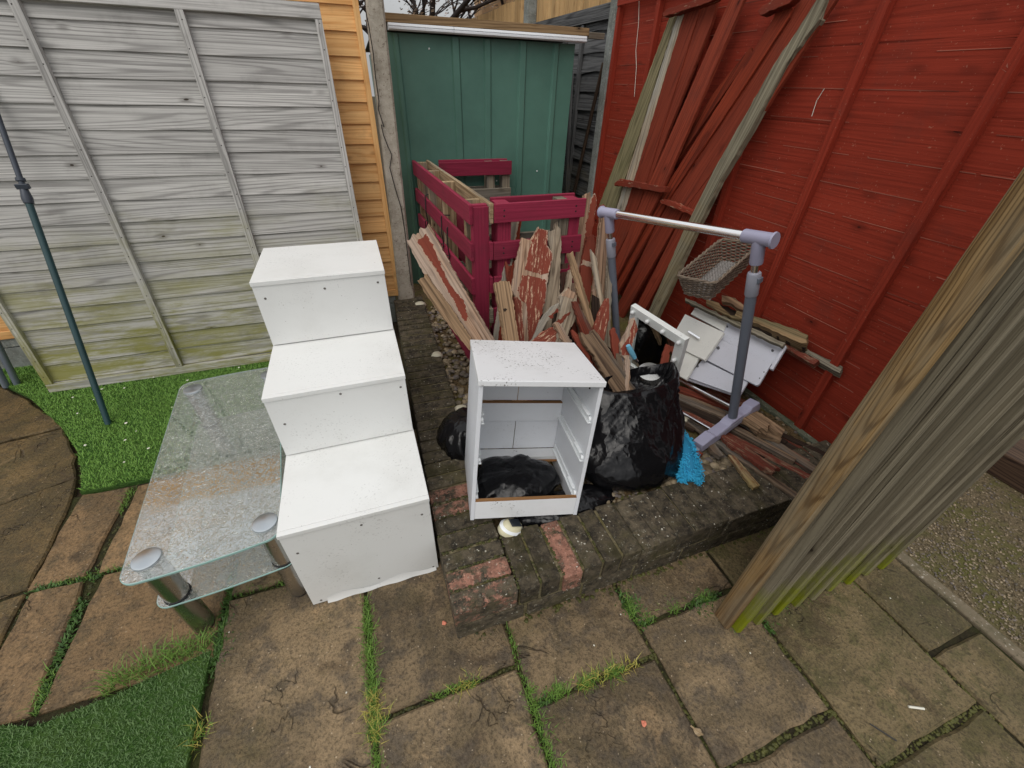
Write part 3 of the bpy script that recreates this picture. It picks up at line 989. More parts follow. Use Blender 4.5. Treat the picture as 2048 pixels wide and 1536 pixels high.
W2 = along((-.22, .56), (-.215, .45), 200, .014, size=(.7, 1.1)) + along((.03, .497), (.1, .5), 60, .012, size=(.7, 1.0)) + along((.40, .378), (.62, .37), 170, .012, size=(.6, 1.1)) + along((-.705, .66), (-.70, .6), 50, .012, size=(.7, 1.2))
blades('dry_grass', W2, .036, .0022, M['weeddry'], 1.1, 'stuff', 'straw coloured grass tufts in the paving joints', 'dry grass')
W3 = along((-.71, 1.16), (-.70, .80), 900, .018, size=(.4, .9)) + along((-.76, .93), (-.70, .86), 700, .03, size=(.4, 1.0)) + along((-1.19, 1.2), (-1.165, .84), 420, .010, size=(.4, .9))
W3 += along((-1.385, 1.30), (-1.14, 1.296), 260, .012, size=(.4, .8)) + along((.70, .58), (.72, .48), 240, .018, size=(.5, 1.0)) + along((.92, .46), (1.03, .47), 260, .018, size=(.5, 1.0)) + along((-1.10, 1.30), (-.95, 1.31), 240, .018, size=(.5, .9))
W3 += along((1.13, .33), (1.15, .31), 90, .015, size=(.5, 1.0)) + along((.3, .38), (.25, .3), 220, .015, size=(.4, .9))
blades('creeping_weeds', W3, .016, .0075, M['weeddark'], 1.6, 'stuff', 'dark small-leaved creeping weeds in the paving joints', 'weeds')
mb = MB()
def moss(a, b, n, sp, z, r0=.002, r1=.006):
    for i in range(n):
        t = random.random()
        lump(mb, (a[0] + (b[0] - a[0]) * t + random.gauss(0, sp), a[1] + (b[1] - a[1]) * t + random.gauss(0, sp), z), random.uniform(r0, r1), .5, .35)
for a, b in (((.24, .62), (.24, .0)), ((.69, .58), (.69, 0)), ((-.22, .5), (-.22, .2)), ((1.13, .35), (1.13, -.1)), ((-.2, .495), (.24, .495)), ((.69, .06), (1.13, .06)), ((1.13, -.085), (1.6, -.085)), ((1.6, .35), (1.6, -.15)), ((-1.2, 1.7), (-1.18, .85)), ((-1.40, 1.75), (-1.37, .85)), ((.24, .376), (.69, .376))):
    moss(a, b, 150, .006, -.013)
for v in (.703, .776, .85, .923, 1.0, 1.07):
    moss((.07, v), (.28, v), 40, .003, .187, .002, .005)
for i, u in enumerate((.29, .37, .45, .53, .61)):
    moss((u, .64), (u, .85), 30, .003, .187, .002, .005)
moss((.1, .628), (1.6, .628), 160, .01, .0, .003, .008)
moss((.30, .87), (1.3, .87), 160, .02, .155, .004, .012)
tag(obj('moss', mb, M['moss'], smooth=80), 'olive moss filling joints of paving and wall', 'moss', kind='stuff')
# ------------------------------------------------------------------ fences, posts, shed, things beyond
def lap_row(mb, T, x0, x1, zb, zt, out, th=.009, wav=.003, n=16, z_in=.002, mi=0, edge=None, wyk=.004):
    ph = random.uniform(0, 99); rnd = rr()
    P = []
    for i in range(n + 1):
        x = x0 + (x1 - x0) * i / n
        wz = wav * 2 * mnoise.noise(Vector((x * 2.2 + ph, ph, 0)))
        wy = wyk * mnoise.noise(Vector((x * 1.6 + ph, 7, ph)))
        P.append([(x, out + wy, zb + wz), (x, out - th + wy, zb + wz), (x, z_in, zt), (x, z_in + th * .6, zt)])
    m = 4
    vs = [p for row in P for p in row]
    offs = (0, .01, -.11, -.10)
    uvs = [(p[0], p[2] + (0 if k % 4 in (0, 3) else .02)) for k, p in enumerate(vs)]
    fs = []; es = []
    for i in range(n):
        for j in range(4):
            j2 = (j + 1) % 4
            f = (i * 4 + j, (i + 1) * 4 + j, (i + 1) * 4 + j2, i * 4 + j2)
            (es if (j == 0 and edge is not None) else fs).append(f)
    fs.append((0, 1, 2, 3)); fs.append((n * 4 + 3, n * 4 + 2, n * 4 + 1, n * 4))
    mb.add(vs, fs, uvs, rnd, mi, T)
    if es: mb.add(vs, es, uvs, rnd, edge, T)

# grey weathered panel leaning on the orange fence
nP = Vector((0, -1.86, .26)).normalized(); uP = Vector((0, .26, 1.86)).normalized()
T = frame((0, 2.74, 0.004), (-1, 0, 0), nP, uP)
e = thing('fence_panel', (-.95, 2.74, 0), 'silver grey weathered lap fence panel leaning on the orange fence, green at its foot', 'fence panel')
mb = MB()
for i in range(17):
    zb = .055 + i * .1055
    lap_row(mb, T, .02, 1.885, zb, zb + .122, .017, .009, .0028)
fix_normals(obj('lap_boards', mb, M['grey_panel'], e))
for nm, lo, hi, g in (('frame_rail', (0, .0, 1.80), (1.90, .038, 1.862), 0), ('frame_rail', (0, .0, 0.0), (1.90, .040, .050), 0),
                      ('frame_stile', (0, .0, .052), (.034, .037, 1.798), 2), ('frame_stile', (1.866, .0, .052), (1.90, .037, 1.798), 2),
                      ('batten', (.606, .010, .052), (.642, .042, 1.798), 2), ('batten', (1.212, .010, .052), (1.248, .042, 1.798), 2)):
    mb = MB(); mb.box(lo, hi, T, g)
    if nm in ('batten', 'frame_stile'):
        for i in range(17):
            x = (lo[0] + hi[0]) / 2 + random.uniform(-.008, .008); z = .08 + i * .1055 + random.uniform(-.02, .02)
            mb.lathe([(0, .0006), (.0022, .0005), (.003, 0)], 8, T @ frame((x, hi[1], z), (1, 0, 0), (0, 0, -1), (0, 1, 0)), None, 1)
    fix_normals(obj(nm, mb, [M['grey_panel'], M['nail']], e, bevel=.002 if nm == 'frame_rail' else 0))

# orange lap fence behind it
T = frame((.172, 3.10, 0), (-1, 0, 0), (0, -1, 0), (0, 0, 1))
e = thing('fence_panel', (-1.2, 3.10, .2), 'orange stained lap fence panel behind the leaning grey panel', 'fence panel')
mb = MB()
for i in range(19):
    zb = .262 + i * .107
    lap_row(mb, T, .0, 3.3, zb, zb + .125, .022, .009, .0022, 20)
fix_normals(obj('lap_boards', mb, M['orange'], e))
mb = MB(); mb.box((.0, .0, .21), (3.3, .03, .260), T, 0); fix_normals(obj('frame_rail', mb, M['orange'], e, bevel=.002))
mb = MB(); mb.box((-.028, -.01, .21), (.004, .034, 2.35), T, 2); fix_normals(obj('edge_batten', mb, M['orange'], e, bevel=.002))
mb = MB(); mb.box((-3.2, 3.085, -.02), (.16, 3.135, .145)); mb.box((-3.2, 3.08, .150), (.16, 3.13, .207))
tag(obj('gravel_board', mb, M['concreteg'], bevel=.005), 'grey gravel board under the orange fence', 'gravel board')

def post(name, b, t, z0, z1, mat, label, ch=.012):
    mb = MB()
    (u0, v0, u1, v1), (a0, c0, a1, c1) = b, t
    P = []
    n = 14
    for i in range(n + 1):
        k = i / n
        x0, y0, x1, y1 = [p + (q - p) * k for p, q in zip(b, t)]
        z = z0 + (z1 - z0) * k
        P.append([(x0 + ch, y0, z), (x1 - ch, y0, z), (x1, y0 + ch, z), (x1, y1 - ch, z), (x1 - ch, y1, z), (x0 + ch, y1, z), (x0, y1 - ch, z), (x0, y0 + ch, z)])
    mb.grid(P, None, None, 0, True)
    mb.add(P[-1], [tuple(range(8))]); mb.add(P[0], [tuple(range(7, -1, -1))])
    return tag(fix_normals(obj(name, mb, mat)), label, 'fence post')
post('concrete_post', (.178, 3.03, .300, 3.14), (.250, 3.04, .338, 3.14), -.02, 2.4, M['concrete'], 'speckled concrete fence post between orange fence and green shed')
post('concrete_post', (1.945, 3.39, 2.035, 3.49), (1.945, 3.40, 2.035, 3.49), -.02, 2.6, M['concreteg'], 'grey concrete fence post at the far end of the red fence')
post('concrete_post', (2.04, 5.38, 2.15, 5.50), (2.04, 5.38, 2.15, 5.50), -.02, 2.28, M['concreteg'], 'far concrete post at the end of the dark fence')
cab = [(0.235, 1.887), (0.232, 1.847), (0.237, 1.785), (0.241, 1.677), (0.236, 1.562), (0.237, 1.449), (0.227, 1.407), (0.236, 1.364), (0.246, 1.319), (0.231, 1.331), (0.237, 1.276), (0.252, 1.221), (0.271, 1.169), (0.248, 1.097), (0.265, .975), (0.285, .868), (0.289, .813), (0.292, .70), (.29, .3)]
mb = MB(); mb.tube([(u - .004, 3.024 + .003 * math.sin(i * 2.1), z) for i, (u, z) in enumerate(cab)], .0028, 6)
tag(obj('cable', mb, M['wire'], smooth=60), 'thin black cable dangling down the speckled concrete post', 'cable')

# red fence on the right
T = frame((1.98, 0, 0), (0, 1, 0), (-1, 0, 0), (0, 0, 1))
e = thing('fence_panel', (1.98, 1.9, .1), 'tall red stained fence panel along the right side', 'fence panel')
mb = MB()
for i in range(20):
    zb = .135 + i * .1105
    lap_row(mb, T, .40, 3.40, zb, zb + .1125, .0075, .005, .0008, 30, .0042, 0, None, .0006)
    xx = .45
    while xx < 3.35:
        L = random.uniform(.15, .5)
        if random.random() < .8:
            yb = .0084
            mb.box((xx, .004, zb + .1075), (min(xx + L, 3.38), yb + random.uniform(-.0002, .0005), zb + .1105 + random.uniform(-.001, .0005)), T, 0, 1)
        xx += L + random.uniform(0, .12)
fix_normals(obj('lap_boards', mb, [M['red_fence'], M['red_edge']], e))
for v in (.985, 1.46, 1.935, 2.41, 2.885, 3.345):
    mb = MB(); mb.box((v - .019, .009, .125), (v + .019, .042, 2.28), T, 2)
    for i in range(9):
        z = random.uniform(.3, 2.0); w2 = random.uniform(.006, .03); x = v + random.uniform(-.015, .015 - w2 * .5)
        mb.add([(x, .0424, z), (x + w2, .0424, z + random.uniform(.0, .012)), (x + w2, .0424, z + .0125), (x, .0424, z + .0018)], [(0, 1, 2, 3)] if random.random() < .35 else [(0, 1, 3)], None, None, 1, T)
    fix_normals(obj('batten', mb, [M['red_fence'], M['red_edge']], e))
mb = MB(); mb.box((.40, .010, 2.29), (3.40, .05, 2.34), T, 0); fix_normals(obj('top_rail', mb, M['red_fence'], e, bevel=.002))
mb = MB(); mb.box((2.43, .0435, 2.0), (3.36, .05, 2.045), T, 0); fix_normals(obj('top_rail', mb, M['red_fence'], e, bevel=.002))
mb = MB()
mb.box((1.955, .40, .02), (2.0, 3.38, .122), grain=1); mb.box((1.915, .62, .1), (1.950, 1.5, .166), grain=1)
tag(obj('gravel_board', mb, M['concretegreen'], bevel=.004), 'green stained gravel board under the red fence', 'gravel board')
mb = MB()
mb.tube([(1.962, 3.142, 2.1), (1.962, 3.142, 2.012), (1.962, 3.106, 1.902), (1.962, 3.085, 1.755), (1.962, 3.045, 1.661), (1.962, 3.011, 1.502)], .0015, 5)
tag(obj('string', mb, M['petal']), 'thin white string hanging down the red fence by its post', 'string')
mb = MB()
mb.tube([(1.963, 1.587, 1.569), (1.963, 1.601, 1.526), (1.963, 1.596, 1.47)], .0014, 5)
tag(obj('string', mb, M['petal']), 'short pale thread stuck on the red fence near the leaning gates', 'string')

# dark fence beyond the right post
T = frame((2.06, 0, 0), (0, 1, 0), (-1, 0, 0), (0, 0, 1))
e = thing('fence_panel', (2.06, 4.4, 0), 'dark grey waney lap fence panel beyond the green shed', 'fence panel')
mb = MB()
for i in range(15):
    zb = .06 + i * .132
    lap_row(mb, T, 3.50, 5.38, zb, zb + .155, .028, .010, .012, 24)
fix_normals(obj('lap_boards', mb, M['darkfence'], e))
for v in (4.02, 4.36, 4.68, 5.0):
    mb = MB(); mb.box((v - .02, .02, .05), (v + .02, .05, 1.955), T, 2); fix_normals(obj('batten', mb, M['darkfence'], e, bevel=.002))
mb = MB(); mb.box((3.50, .0, 1.96), (5.38, .055, 2.045), T, 0); fix_normals(obj('top_rail', mb, M['darkfence'], e, bevel=.002))
mb = MB(); mb.tube([(1.985, 3.545, 1.70), (1.98, 3.62, 1.4), (1.98, 3.76, .85), (1.97, 3.93, .15)], [.014, .016, .017, .018], 8)
tag(obj('garden_stick', mb, M['cane'], smooth=60), 'dark round stick leaning on the dark fence beside the concrete post', 'stick')
mb = MB(); T2 = frame((1.99, 3.92, .15), (1, 0, 0), (0, .95, -.3), Vector((0.02, .22, 1.5)).normalized())
mb.box((-.012, -.02, 0), (.012, .02, 1.5), T2, 2)
tag(fix_normals(obj('garden_stick', mb, M['darkfence'])), 'flat grey lath leaning on the dark fence behind the round stick', 'stick')

# neighbouring house and fence
e = thing('house', (2.9, 8, 0), 'tan brick house wall rising behind the boarded fence', 'house')
mb = MB(); x = 2.75
mb.add([(x, 3.6, 0), (x, 10.1, 0), (x, 10.1, 5.2), (x, 3.6, 5.2)], [(0, 3, 2, 1)], lambda p: (p[1], p[2]))
mb.add([(x, 10.1, 0), (x + 5, 10.1, 0), (x + 5, 10.1, 5.2), (x, 10.1, 5.2)], [(0, 1, 2, 3)], lambda p: (p[0], p[2]))
mb.add([(x, 3.6, 5.2), (x, 10.1, 5.2), (x + 5, 10.1, 5.2), (x + 5, 3.6, 5.2)], [(0, 1, 2, 3)])
obj('wall', mb, M['tanbrick'], e)
mb = MB(); mb.box((2.55, 3.4, 5.21), (7.9, 10.3, 5.4)); obj('roof', mb, M['roofmat'], e)
T = frame((2.60, 0, 0), (0, 1, 0), (-1, 0, 0), (0, 0, 1))
e = thing('fence_panel', (2.6, 7, 0), 'tan vertical boarded fence below the brick house wall', 'fence panel')
mb = MB(); v = 4.0
while v < 10.1:
    mb.box((v, .0, .02), (v + .112, .02 + random.uniform(-.003, .003), 2.49 + random.uniform(-.01, .01)), T, 2); v += .1185
fix_normals(obj('boards', mb, M['tanboards'], e, bevel=.002))
mb = MB(); mb.box((4.0, -.05, 2.2), (10.1, -.003, 2.3), T, 0); fix_normals(obj('rail', mb, M['tanboards'], e))

# tree beyond the shed
e = thing('tree', (1.3, 9.2, 0), 'bare dark tree with pale blossom beyond the green shed', 'tree')
tb = MB(); leaves = []
def limb(p, d, L, r, depth):
    pts = [p]; q = p.copy(); dd = d.copy()
    n = 5
    for i in range(n):
        dd = (dd + Vector((random.gauss(0, .16), random.gauss(0, .16), random.gauss(.02, .1)))).normalized()
        q = q + dd * (L / n); pts.append(q.copy())
        if depth >= 2:
            for _ in range(5):
                leaves.append(q + Vector((random.gauss(0, .09), random.gauss(0, .09), random.gauss(0, .09))))
    tb.tube(pts, [r * (1 - .55 * i / n) for i in range(n + 1)], 6 if depth else 9)
    if depth < 4:
        for _ in range(3 if depth else 5):
            k = random.randint(2, n)
            a = random.uniform(0, 6.28)
            nd = (dd * .7 + Vector((math.cos(a), math.sin(a), random.uniform(-.25, .55))) * .8).normalized()
            limb(pts[k], nd, L * random.uniform(.55, .8), r * .5, depth + 1)
limb(Vector((1.15, 9.2, -.05)), Vector((.04, 0, 1)), 2.3, .11, 0)
for a in (.2, 1.9, 3.4):
    limb(Vector((1.25, 9.2, 2.15)), Vector((math.cos(a), math.sin(a), .35)).normalized(), 1.3, .045, 1)
obj('trunk', tb, M['bark'], e, smooth=70)
cb = MB()
for p in leaves:
    if random.random() < .3:
        a = random.uniform(0, 6.28); s_ = random.uniform(.016, .034)
        x = Vector((math.cos(a), math.sin(a), random.uniform(-.6, .6))) * s_; y = Vector((-math.sin(a), math.cos(a), random.uniform(-.8, .8))) * s_ * .7
        cb.add([p - x, p - y, p + x, p + y], [(0, 1, 2, 3)], [(0, 0)] * 4)
obj('crown', cb, M['blossom'], e)

# green metal shed
e = thing('shed', (1.0, 4.0, .1), 'dark green ribbed metal shed with white gutter between the concrete posts', 'shed')
mb = MB()
mb.box((.33, 3.40, .08), (1.66, 3.412, 1.79), grain=2)
mb.box((.33, 3.414, .08), (.342, 4.7, 1.72), grain=2); mb.box((1.648, 3.414, .08), (1.66, 4.7, 1.72), grain=2); mb.box((.343, 4.688, .08), (1.647, 4.70, 1.70), grain=2)
for a, b in ((.40, .43), (.77, .818), (.990, 1.033), (1.243, 1.289), (1.496, 1.533)):
    P = [[(a - .006, 3.3995, z), (a + .004, 3.386, z), (b - .004, 3.386, z), (b + .006, 3.3995, z)] for z in (.08, .5, 1.0, 1.4, 1.785)]
    mb.grid(P)
for z in (.14,):
    mb.box((.335, 3.38, z - .03), (1.655, 3.3992, z), grain=0)
fix_normals(obj('wall_panel', mb, M['shed'], e, bevel=.002))
for x0, x1 in ((.372, .774), (.7765, 1.716)):
    mb = MB()
    P = []
    for x in (x0, x1):
        dz = -.0  # level run
        P.append([(x, 3.395, 1.797), (x, 3.345, 1.796), (x, 3.336, 1.803), (x, 3.336, 1.812), (x, 3.341, 1.815), (x, 3.336, 1.819), (x, 3.340, 1.831), (x, 3.395, 1.833)])
    mb.grid(P, None, None, 0, True)
    mb.add(P[0], [tuple(range(8))]); mb.add(P[1], [tuple(range(7, -1, -1))])
    fix_normals(obj('gutter', mb, M['gutter'], e))
mb = MB(); mb.box((.36, 3.352, 1.834), (1.735, 3.39, 1.876)); obj('fascia_board', mb, M['fascia'], e, bevel=.002)
mb = MB(); mb.box((1.736, 3.352, 1.822), (1.86, 3.388, 1.856)); obj('fascia_end', mb, M['palletgrey'], e, bevel=.002)
mb = MB(); mb.add([(.30, 3.392, 1.835), (1.70, 3.392, 1.835), (1.70, 4.76, 1.74), (.30, 4.76, 1.74)], [(0, 1, 2, 3)]); obj('roof', mb, M['roofmat'], e)
for x, z in ((.62, 1.72), (1.255, 1.72), (.50, .985), (.95, .995), (1.26, .99), (1.42, .99), (1.08, .93)):
    mb = MB(); mb.lathe([(0, .005), (.004, .004), (.006, 0)], 10, frame((x, 3.398, z), (1, 0, 0), (0, 0, 1), (0, -1, 0)))
    fix_normals(obj('screw', mb, M['whiteplastic'], e))

# ------------------------------------------------------------------ loose boards, gates and drawer pieces (shapes measured in metres on their own planes)
def plank(name, rec, parent=None, ext=0.0, gap=.0012):
    kind, key, c, ax, ay, poly, th, mat, patches, jag = rec
    ax, ay = Vector(ax), Vector(ay); n = ax.cross(ay)
    T = frame(c, ax, ay, n)
    if ext:
        x0 = min(p[0] for p in poly); L = max(p[0] for p in poly) - x0
        poly = [(p[0] - ext if p[0] < x0 + L * .17 else p[0], p[1]) for p in poly]
    pl = outline(poly, .022, jag) if jag else poly
    if jag >= .002 and kind != 'stacked_timber':
        xm = max(p[0] for p in poly); xn = min(p[0] for p in poly)
        pl = outline(poly, .009, .0012)
        ph = random.uniform(0, 99)
        out = []
        for x, y in pl:
            endk = max(0, 1 - (xm - x) / .05)
            lowk = max(0, 1 - (x - xn) / .05) if kind in ('loose_board', 'stacked_timber') else 0
            sp = (mnoise.noise(Vector((y * 38, ph, 0))) + .5 * mnoise.noise(Vector((y * 110, ph, 9)))) * (.020 if kind == 'broken_board' else .010)
            out.append((x + sp * endk - sp * lowk, y + .004 * mnoise.noise(Vector((x * 30, ph, 5)))))
        pl = out
    mb = MB(); rnd = rr()
    prism(mb, pl, -th, 0, T, rnd, 0, .0018 if jag else .0012)
    mats = [M[mat]]
    for m, q in patches:
        if M[m] not in mats: mats.append(M[m])
        qq = outline(q, .007, .0026) if jag else q
        prism(mb, qq, -.001, gap, T, rnd, mats.index(M[m]), .0004)
    return obj(name, mb, mats, parent)
BOARDS = [
 ('broken_board','left_painted',(0.3616,1.8987,0.7206),(-0.3503,0.6559,0.6687),(-0.8233,0.1248,-0.5537),[(0.3229,-0.0869),(0.3257,0.0543),(0.147,0.0689),(-0.1142,0.0378),(-0.3214,0.0392),(-0.3769,-0.0484),(0.0169,-0.065)],0.022,'bare',[('red',[(0.2904,-0.0482),(0.2888,0.0126),(0.1332,0.0012),(-0.0601,0.0107),(-0.1699,0.0198),(-0.1654,-0.004),(-0.087,-0.0302),(0.0276,-0.0134),(0.2343,-0.049)])],0.0022),
 ('broken_board','left_bare',(0.3382,1.8232,0.6082),(-0.4015,0.6625,0.6324),(-0.7996,0.0832,-0.5948),[(0.2378,-0.033),(0.2397,0.0239),(0.0822,0.0319),(-0.1264,0.0213),(-0.208,0.0123),(-0.2324,-0.0215),(0.007,-0.035)],0.02,'bare2',[],0.0022),
 ('broken_board','grey_rust',(0.7353,2.0301,0.8502),(0.3028,0.4262,0.8524),(-0.9531,0.1354,0.2708),[(0.221,0.0338),(0.2244,0.0078),(0.2241,-0.0307),(0.1447,-0.0221),(-0.3195,-0.0356),(-0.3292,0.0169),(-0.1656,0.03)],0.02,'greyw',[('rust',[(0.22,-0.0099),(0.2245,-0.0322),(0.1447,-0.0221),(-0.3102,-0.0457),(-0.3159,-0.0156),(-0.0356,-0.0084)])],0.0022),
 ('broken_board','front_knot',(0.5734,1.6363,0.7027),(-0.047,0.4467,0.8934),(-0.9989,-0.021,-0.0421),[(0.1353,0.0391),(0.1363,0.0127),(0.1307,-0.0328),(0.1111,-0.0393),(-0.13,-0.0337),(-0.2076,-0.0269),(-0.1927,0.0463),(0.0169,0.0347)],0.028,'bare2',[('knot',[(0.0111,0.0191),(0.0137,0.0086),(0.0063,0.0019),(-0.0041,0.0078),(0.0001,0.0178)])],0.0022),
 ('broken_board','big_red',(0.8036,1.8655,0.8011),(0.2064,0.4376,0.8752),(-0.9785,0.0923,0.1846),[(0.1387,0.0864),(0.1324,0.0606),(0.1316,0.0423),(0.1612,0.0191),(0.197,0.0001),(0.188,-0.0066),(0.1936,-0.0224),(0.1907,-0.0488),(0.1175,-0.0517),(0.0813,-0.0854),(0.0544,-0.0879),(-0.0226,-0.0721),(-0.1474,-0.0682),(-0.2472,-0.0465),(-0.4321,-0.0397),(-0.4353,0.0211),(-0.1878,0.0711),(-0.1245,0.1198),(0.0105,0.1087)],0.02,'bare',[('redchip',[(0.1912,0.0033),(0.1903,-0.0227),(0.1878,-0.0468),(0.1173,-0.0502),(0.0776,-0.0827),(0.0554,-0.0847),(-0.0192,-0.0718),(-0.0302,-0.0349),(-0.0171,0.0592),(0.0514,0.0465),(0.1396,0.032)]),('redchip',[(-0.045,0.0679),(-0.0452,0.0088),(-0.0545,-0.0636),(-0.1512,-0.0647),(-0.2617,-0.0401),(-0.3899,-0.0283),(-0.3919,0.0058),(-0.1845,0.0343),(-0.1607,0.0732),(-0.1213,0.0874)])],0.0022),
 ('broken_board','pale_split',(0.913,1.9063,0.7625),(0.2408,0.434,0.8681),(-0.9706,0.1077,0.2154),[(0.191,0.0387),(0.2066,0.0096),(0.2432,0.0089),(0.2468,-0.0031),(0.2204,-0.0097),(0.2168,-0.0283),(0.0445,-0.0472),(-0.1611,-0.0664),(-0.2665,-0.0398),(-0.4095,-0.0098),(-0.4154,0.0531),(-0.2175,0.038),(-0.1066,0.0126),(0.0648,0.003),(0.1424,0.0403)],0.022,'greyw',[],0.0022),
 ('broken_board','tall_split',(1.2018,2.113,0.896),(0.2393,0.4342,0.8684),(-0.971,0.107,0.214),[(0.1822,0.0354),(0.1892,0.0192),(0.2006,-0.0008),(0.1772,-0.0128),(0.203,-0.0309),(0.1695,-0.0489),(-0.1345,-0.0357),(-0.4111,-0.0573),(-0.4219,0.0299),(-0.1569,0.0572),(0.0029,0.0447)],0.022,'bare',[('red',[(0.17,-0.0139),(0.1978,-0.0343),(0.1692,-0.0472),(0.049,-0.0446),(-0.142,-0.0368),(-0.1679,-0.0184),(-0.1675,0.0036),(0.0259,0.0003)])],0.0022),
 ('broken_board','red_band',(1.1579,1.9542,0.7185),(0.218,0.4365,0.8729),(-0.976,0.0975,0.195),[(0.1933,0.02),(0.1984,-0.0136),(0.1496,-0.0325),(0.0149,-0.0275),(-0.1278,-0.0362),(-0.2288,-0.0223),(-0.2337,0.0292),(-0.0389,0.0434),(0.073,0.0396)],0.02,'red',[('bare',[(0.0503,0.0437),(0.0519,-0.0247),(0.022,-0.0249),(0.0243,0.044)])],0.0022),
 ('broken_board','tall_bare',(1.2209,1.8981,0.7062),(0.1559,0.4417,0.8835),(-0.9878,0.0697,0.1394),[(0.3084,0.0259),(0.3067,0.0005),(0.3146,-0.0219),(0.09,-0.035),(-0.0803,-0.0463),(-0.232,-0.0475),(-0.3714,-0.0124),(-0.372,0.0487),(-0.0848,0.0484),(0.121,0.0396)],0.024,'bare',[],0.0022),
 ('broken_board','rear_bare',(1.2742,1.9106,0.5912),(0.1424,0.4427,0.8853),(-0.9898,0.0637,0.1274),[(0.1873,0.0214),(0.1908,-0.0139),(-0.025,-0.029),(-0.1428,-0.0243),(-0.2224,0.026),(0.0121,0.0197)],0.02,'bare2',[],0.0022),
 ('broken_board','sliver_red_rear',(1.32,2.1271,0.8843),(0.1569,0.4417,0.8833),(-0.9876,0.0702,0.1404),[(0.1292,0.0209),(0.1385,0.0037),(0.1317,-0.0163),(0.0141,-0.0331),(-0.1856,-0.04),(-0.1909,0.0366),(-0.037,0.0282)],0.016,'red',[],0.0022),
 ('broken_board','diag_strip',(1.007,1.7423,0.7146),(-0.1881,0.4392,0.8785),(-0.9822,-0.0841,-0.1682),[(0.1897,0.0185),(0.1935,0.0001),(0.1857,-0.0133),(0.0506,-0.0188),(-0.1614,-0.0254),(-0.243,-0.0014),(-0.2203,0.0212),(0.0053,0.0191)],0.016,'bare2',[],0.0022),
 ('broken_board','pointed_red',(1.0943,1.6292,0.5685),(0.3127,0.4248,0.8496),(-0.9499,0.1398,0.2796),[(0.1061,0.0107),(0.1219,0.0021),(0.1252,-0.0136),(0.037,-0.034),(-0.0704,-0.034),(-0.142,-0.0379),(-0.1538,0.0333),(-0.0549,0.0392),(0.0309,0.0342)],0.018,'redchip',[],0.0022),
 ('broken_board','dark_rust',(0.9731,1.5994,0.5887),(-0.3184,0.4239,0.8479),(-0.948,-0.1424,-0.2847),[(0.1396,0.0136),(0.1179,-0.0092),(0.0501,-0.0197),(-0.054,-0.0316),(-0.1404,-0.0186),(-0.1119,0.0368),(-0.0013,0.0286)],0.018,'rustdark',[],0.0022),
 ('broken_board','knot_chunk',(0.8872,1.6649,0.5998),(0.41,0.4079,0.8158),(-0.9121,0.1833,0.3667),[(0.1029,0.0532),(0.1505,0.0254),(0.1369,-0.0309),(0.0348,-0.0702),(-0.0509,-0.0481),(-0.1254,-0.0401),(-0.1438,0.0255),(-0.1107,0.0594),(0.0056,0.0259)],0.03,'greyw',[('bare',[(0.1033,0.0518),(0.1493,0.0249),(0.1365,-0.0295),(0.113,-0.0227),(0.1068,0.0191)]),('red',[(-0.0257,0.0356),(0.0295,-0.006),(0.0459,-0.0246),(0.0188,-0.0174),(-0.0419,0.0186)])],0.0022),
 ('broken_board','low_red',(0.7435,1.5359,0.5817),(0.9352,0.1584,0.3167),(-0.3541,0.4182,0.8365),[(-0.0937,-0.0128),(-0.0489,0.0281),(-0.0128,0.0374),(0.048,0.0334),(0.0609,0.0044),(0.0429,-0.0227),(0.0037,-0.0679)],0.02,'redchip',[],0.0022),
 ('broken_board','low_strip',(0.8295,1.5135,0.5771),(-0.4284,0.4041,0.8082),(-0.9036,-0.1916,-0.3831),[(0.0951,0.0163),(0.0834,-0.0135),(-0.0259,-0.0214),(-0.0886,-0.0087),(-0.0641,0.0273)],0.016,'bare',[],0.0022),
 ('broken_board','low_bare',(0.7713,1.6298,0.6095),(0.6458,0.3414,0.6829),(-0.7635,0.2888,0.5776),[(-0.0784,0.0146),(-0.0024,0.0303),(0.081,0.0165),(0.1242,-0.0072),(0.0948,-0.0225),(0.0115,-0.0036),(-0.106,-0.0293),(-0.1248,0.0012)],0.018,'greyw',[('red',[(0.0375,0.0049),(0.0952,-0.0134),(0.0908,-0.0225),(0.0324,-0.0115)])],0.0022),
 ('broken_board','mid_dark_red',(1.012,1.955,0.66),(0.2413,0.434,0.868),(-0.9704,0.1079,0.2159),[(0.1352,0.0306),(0.1357,-0.0196),(0.0687,-0.0203),(-0.1503,-0.0244),(-0.1558,0.0214),(-0.0335,0.0123)],0.018,'rustdark',[],0.0022),
 ('broken_board','mid_grey',(1.0216,1.9059,0.6418),(0.3119,0.4249,0.8498),(-0.9501,0.1395,0.279),[(0.1001,0.0184),(0.1075,-0.0139),(0.0366,-0.0163),(-0.114,-0.0228),(-0.122,0.0181),(-0.0082,0.0166)],0.018,'greyw',[],0.0022),
 ('broken_board','left_sliver',(0.6544,1.6729,0.6357),(0.0184,0.4471,0.8943),(-0.9998,0.0082,0.0165),[(0.0972,0.0224),(0.1004,0.0081),(0.0778,-0.0104),(0.0445,-0.0173),(-0.001,-0.0124),(-0.1624,-0.0164),(-0.1566,0.026)],0.016,'redchip',[],0.0022),
 ('broken_board','left_stub',(0.6901,1.9134,0.7368),(0.3016,0.4264,0.8528),(-0.9534,0.1349,0.2698),[(0.0704,0.0143),(0.0781,-0.0144),(-0.0076,-0.0146),(-0.0713,-0.0145),(-0.0771,0.0147),(0.0074,0.0145)],0.018,'rust',[],0.0022),
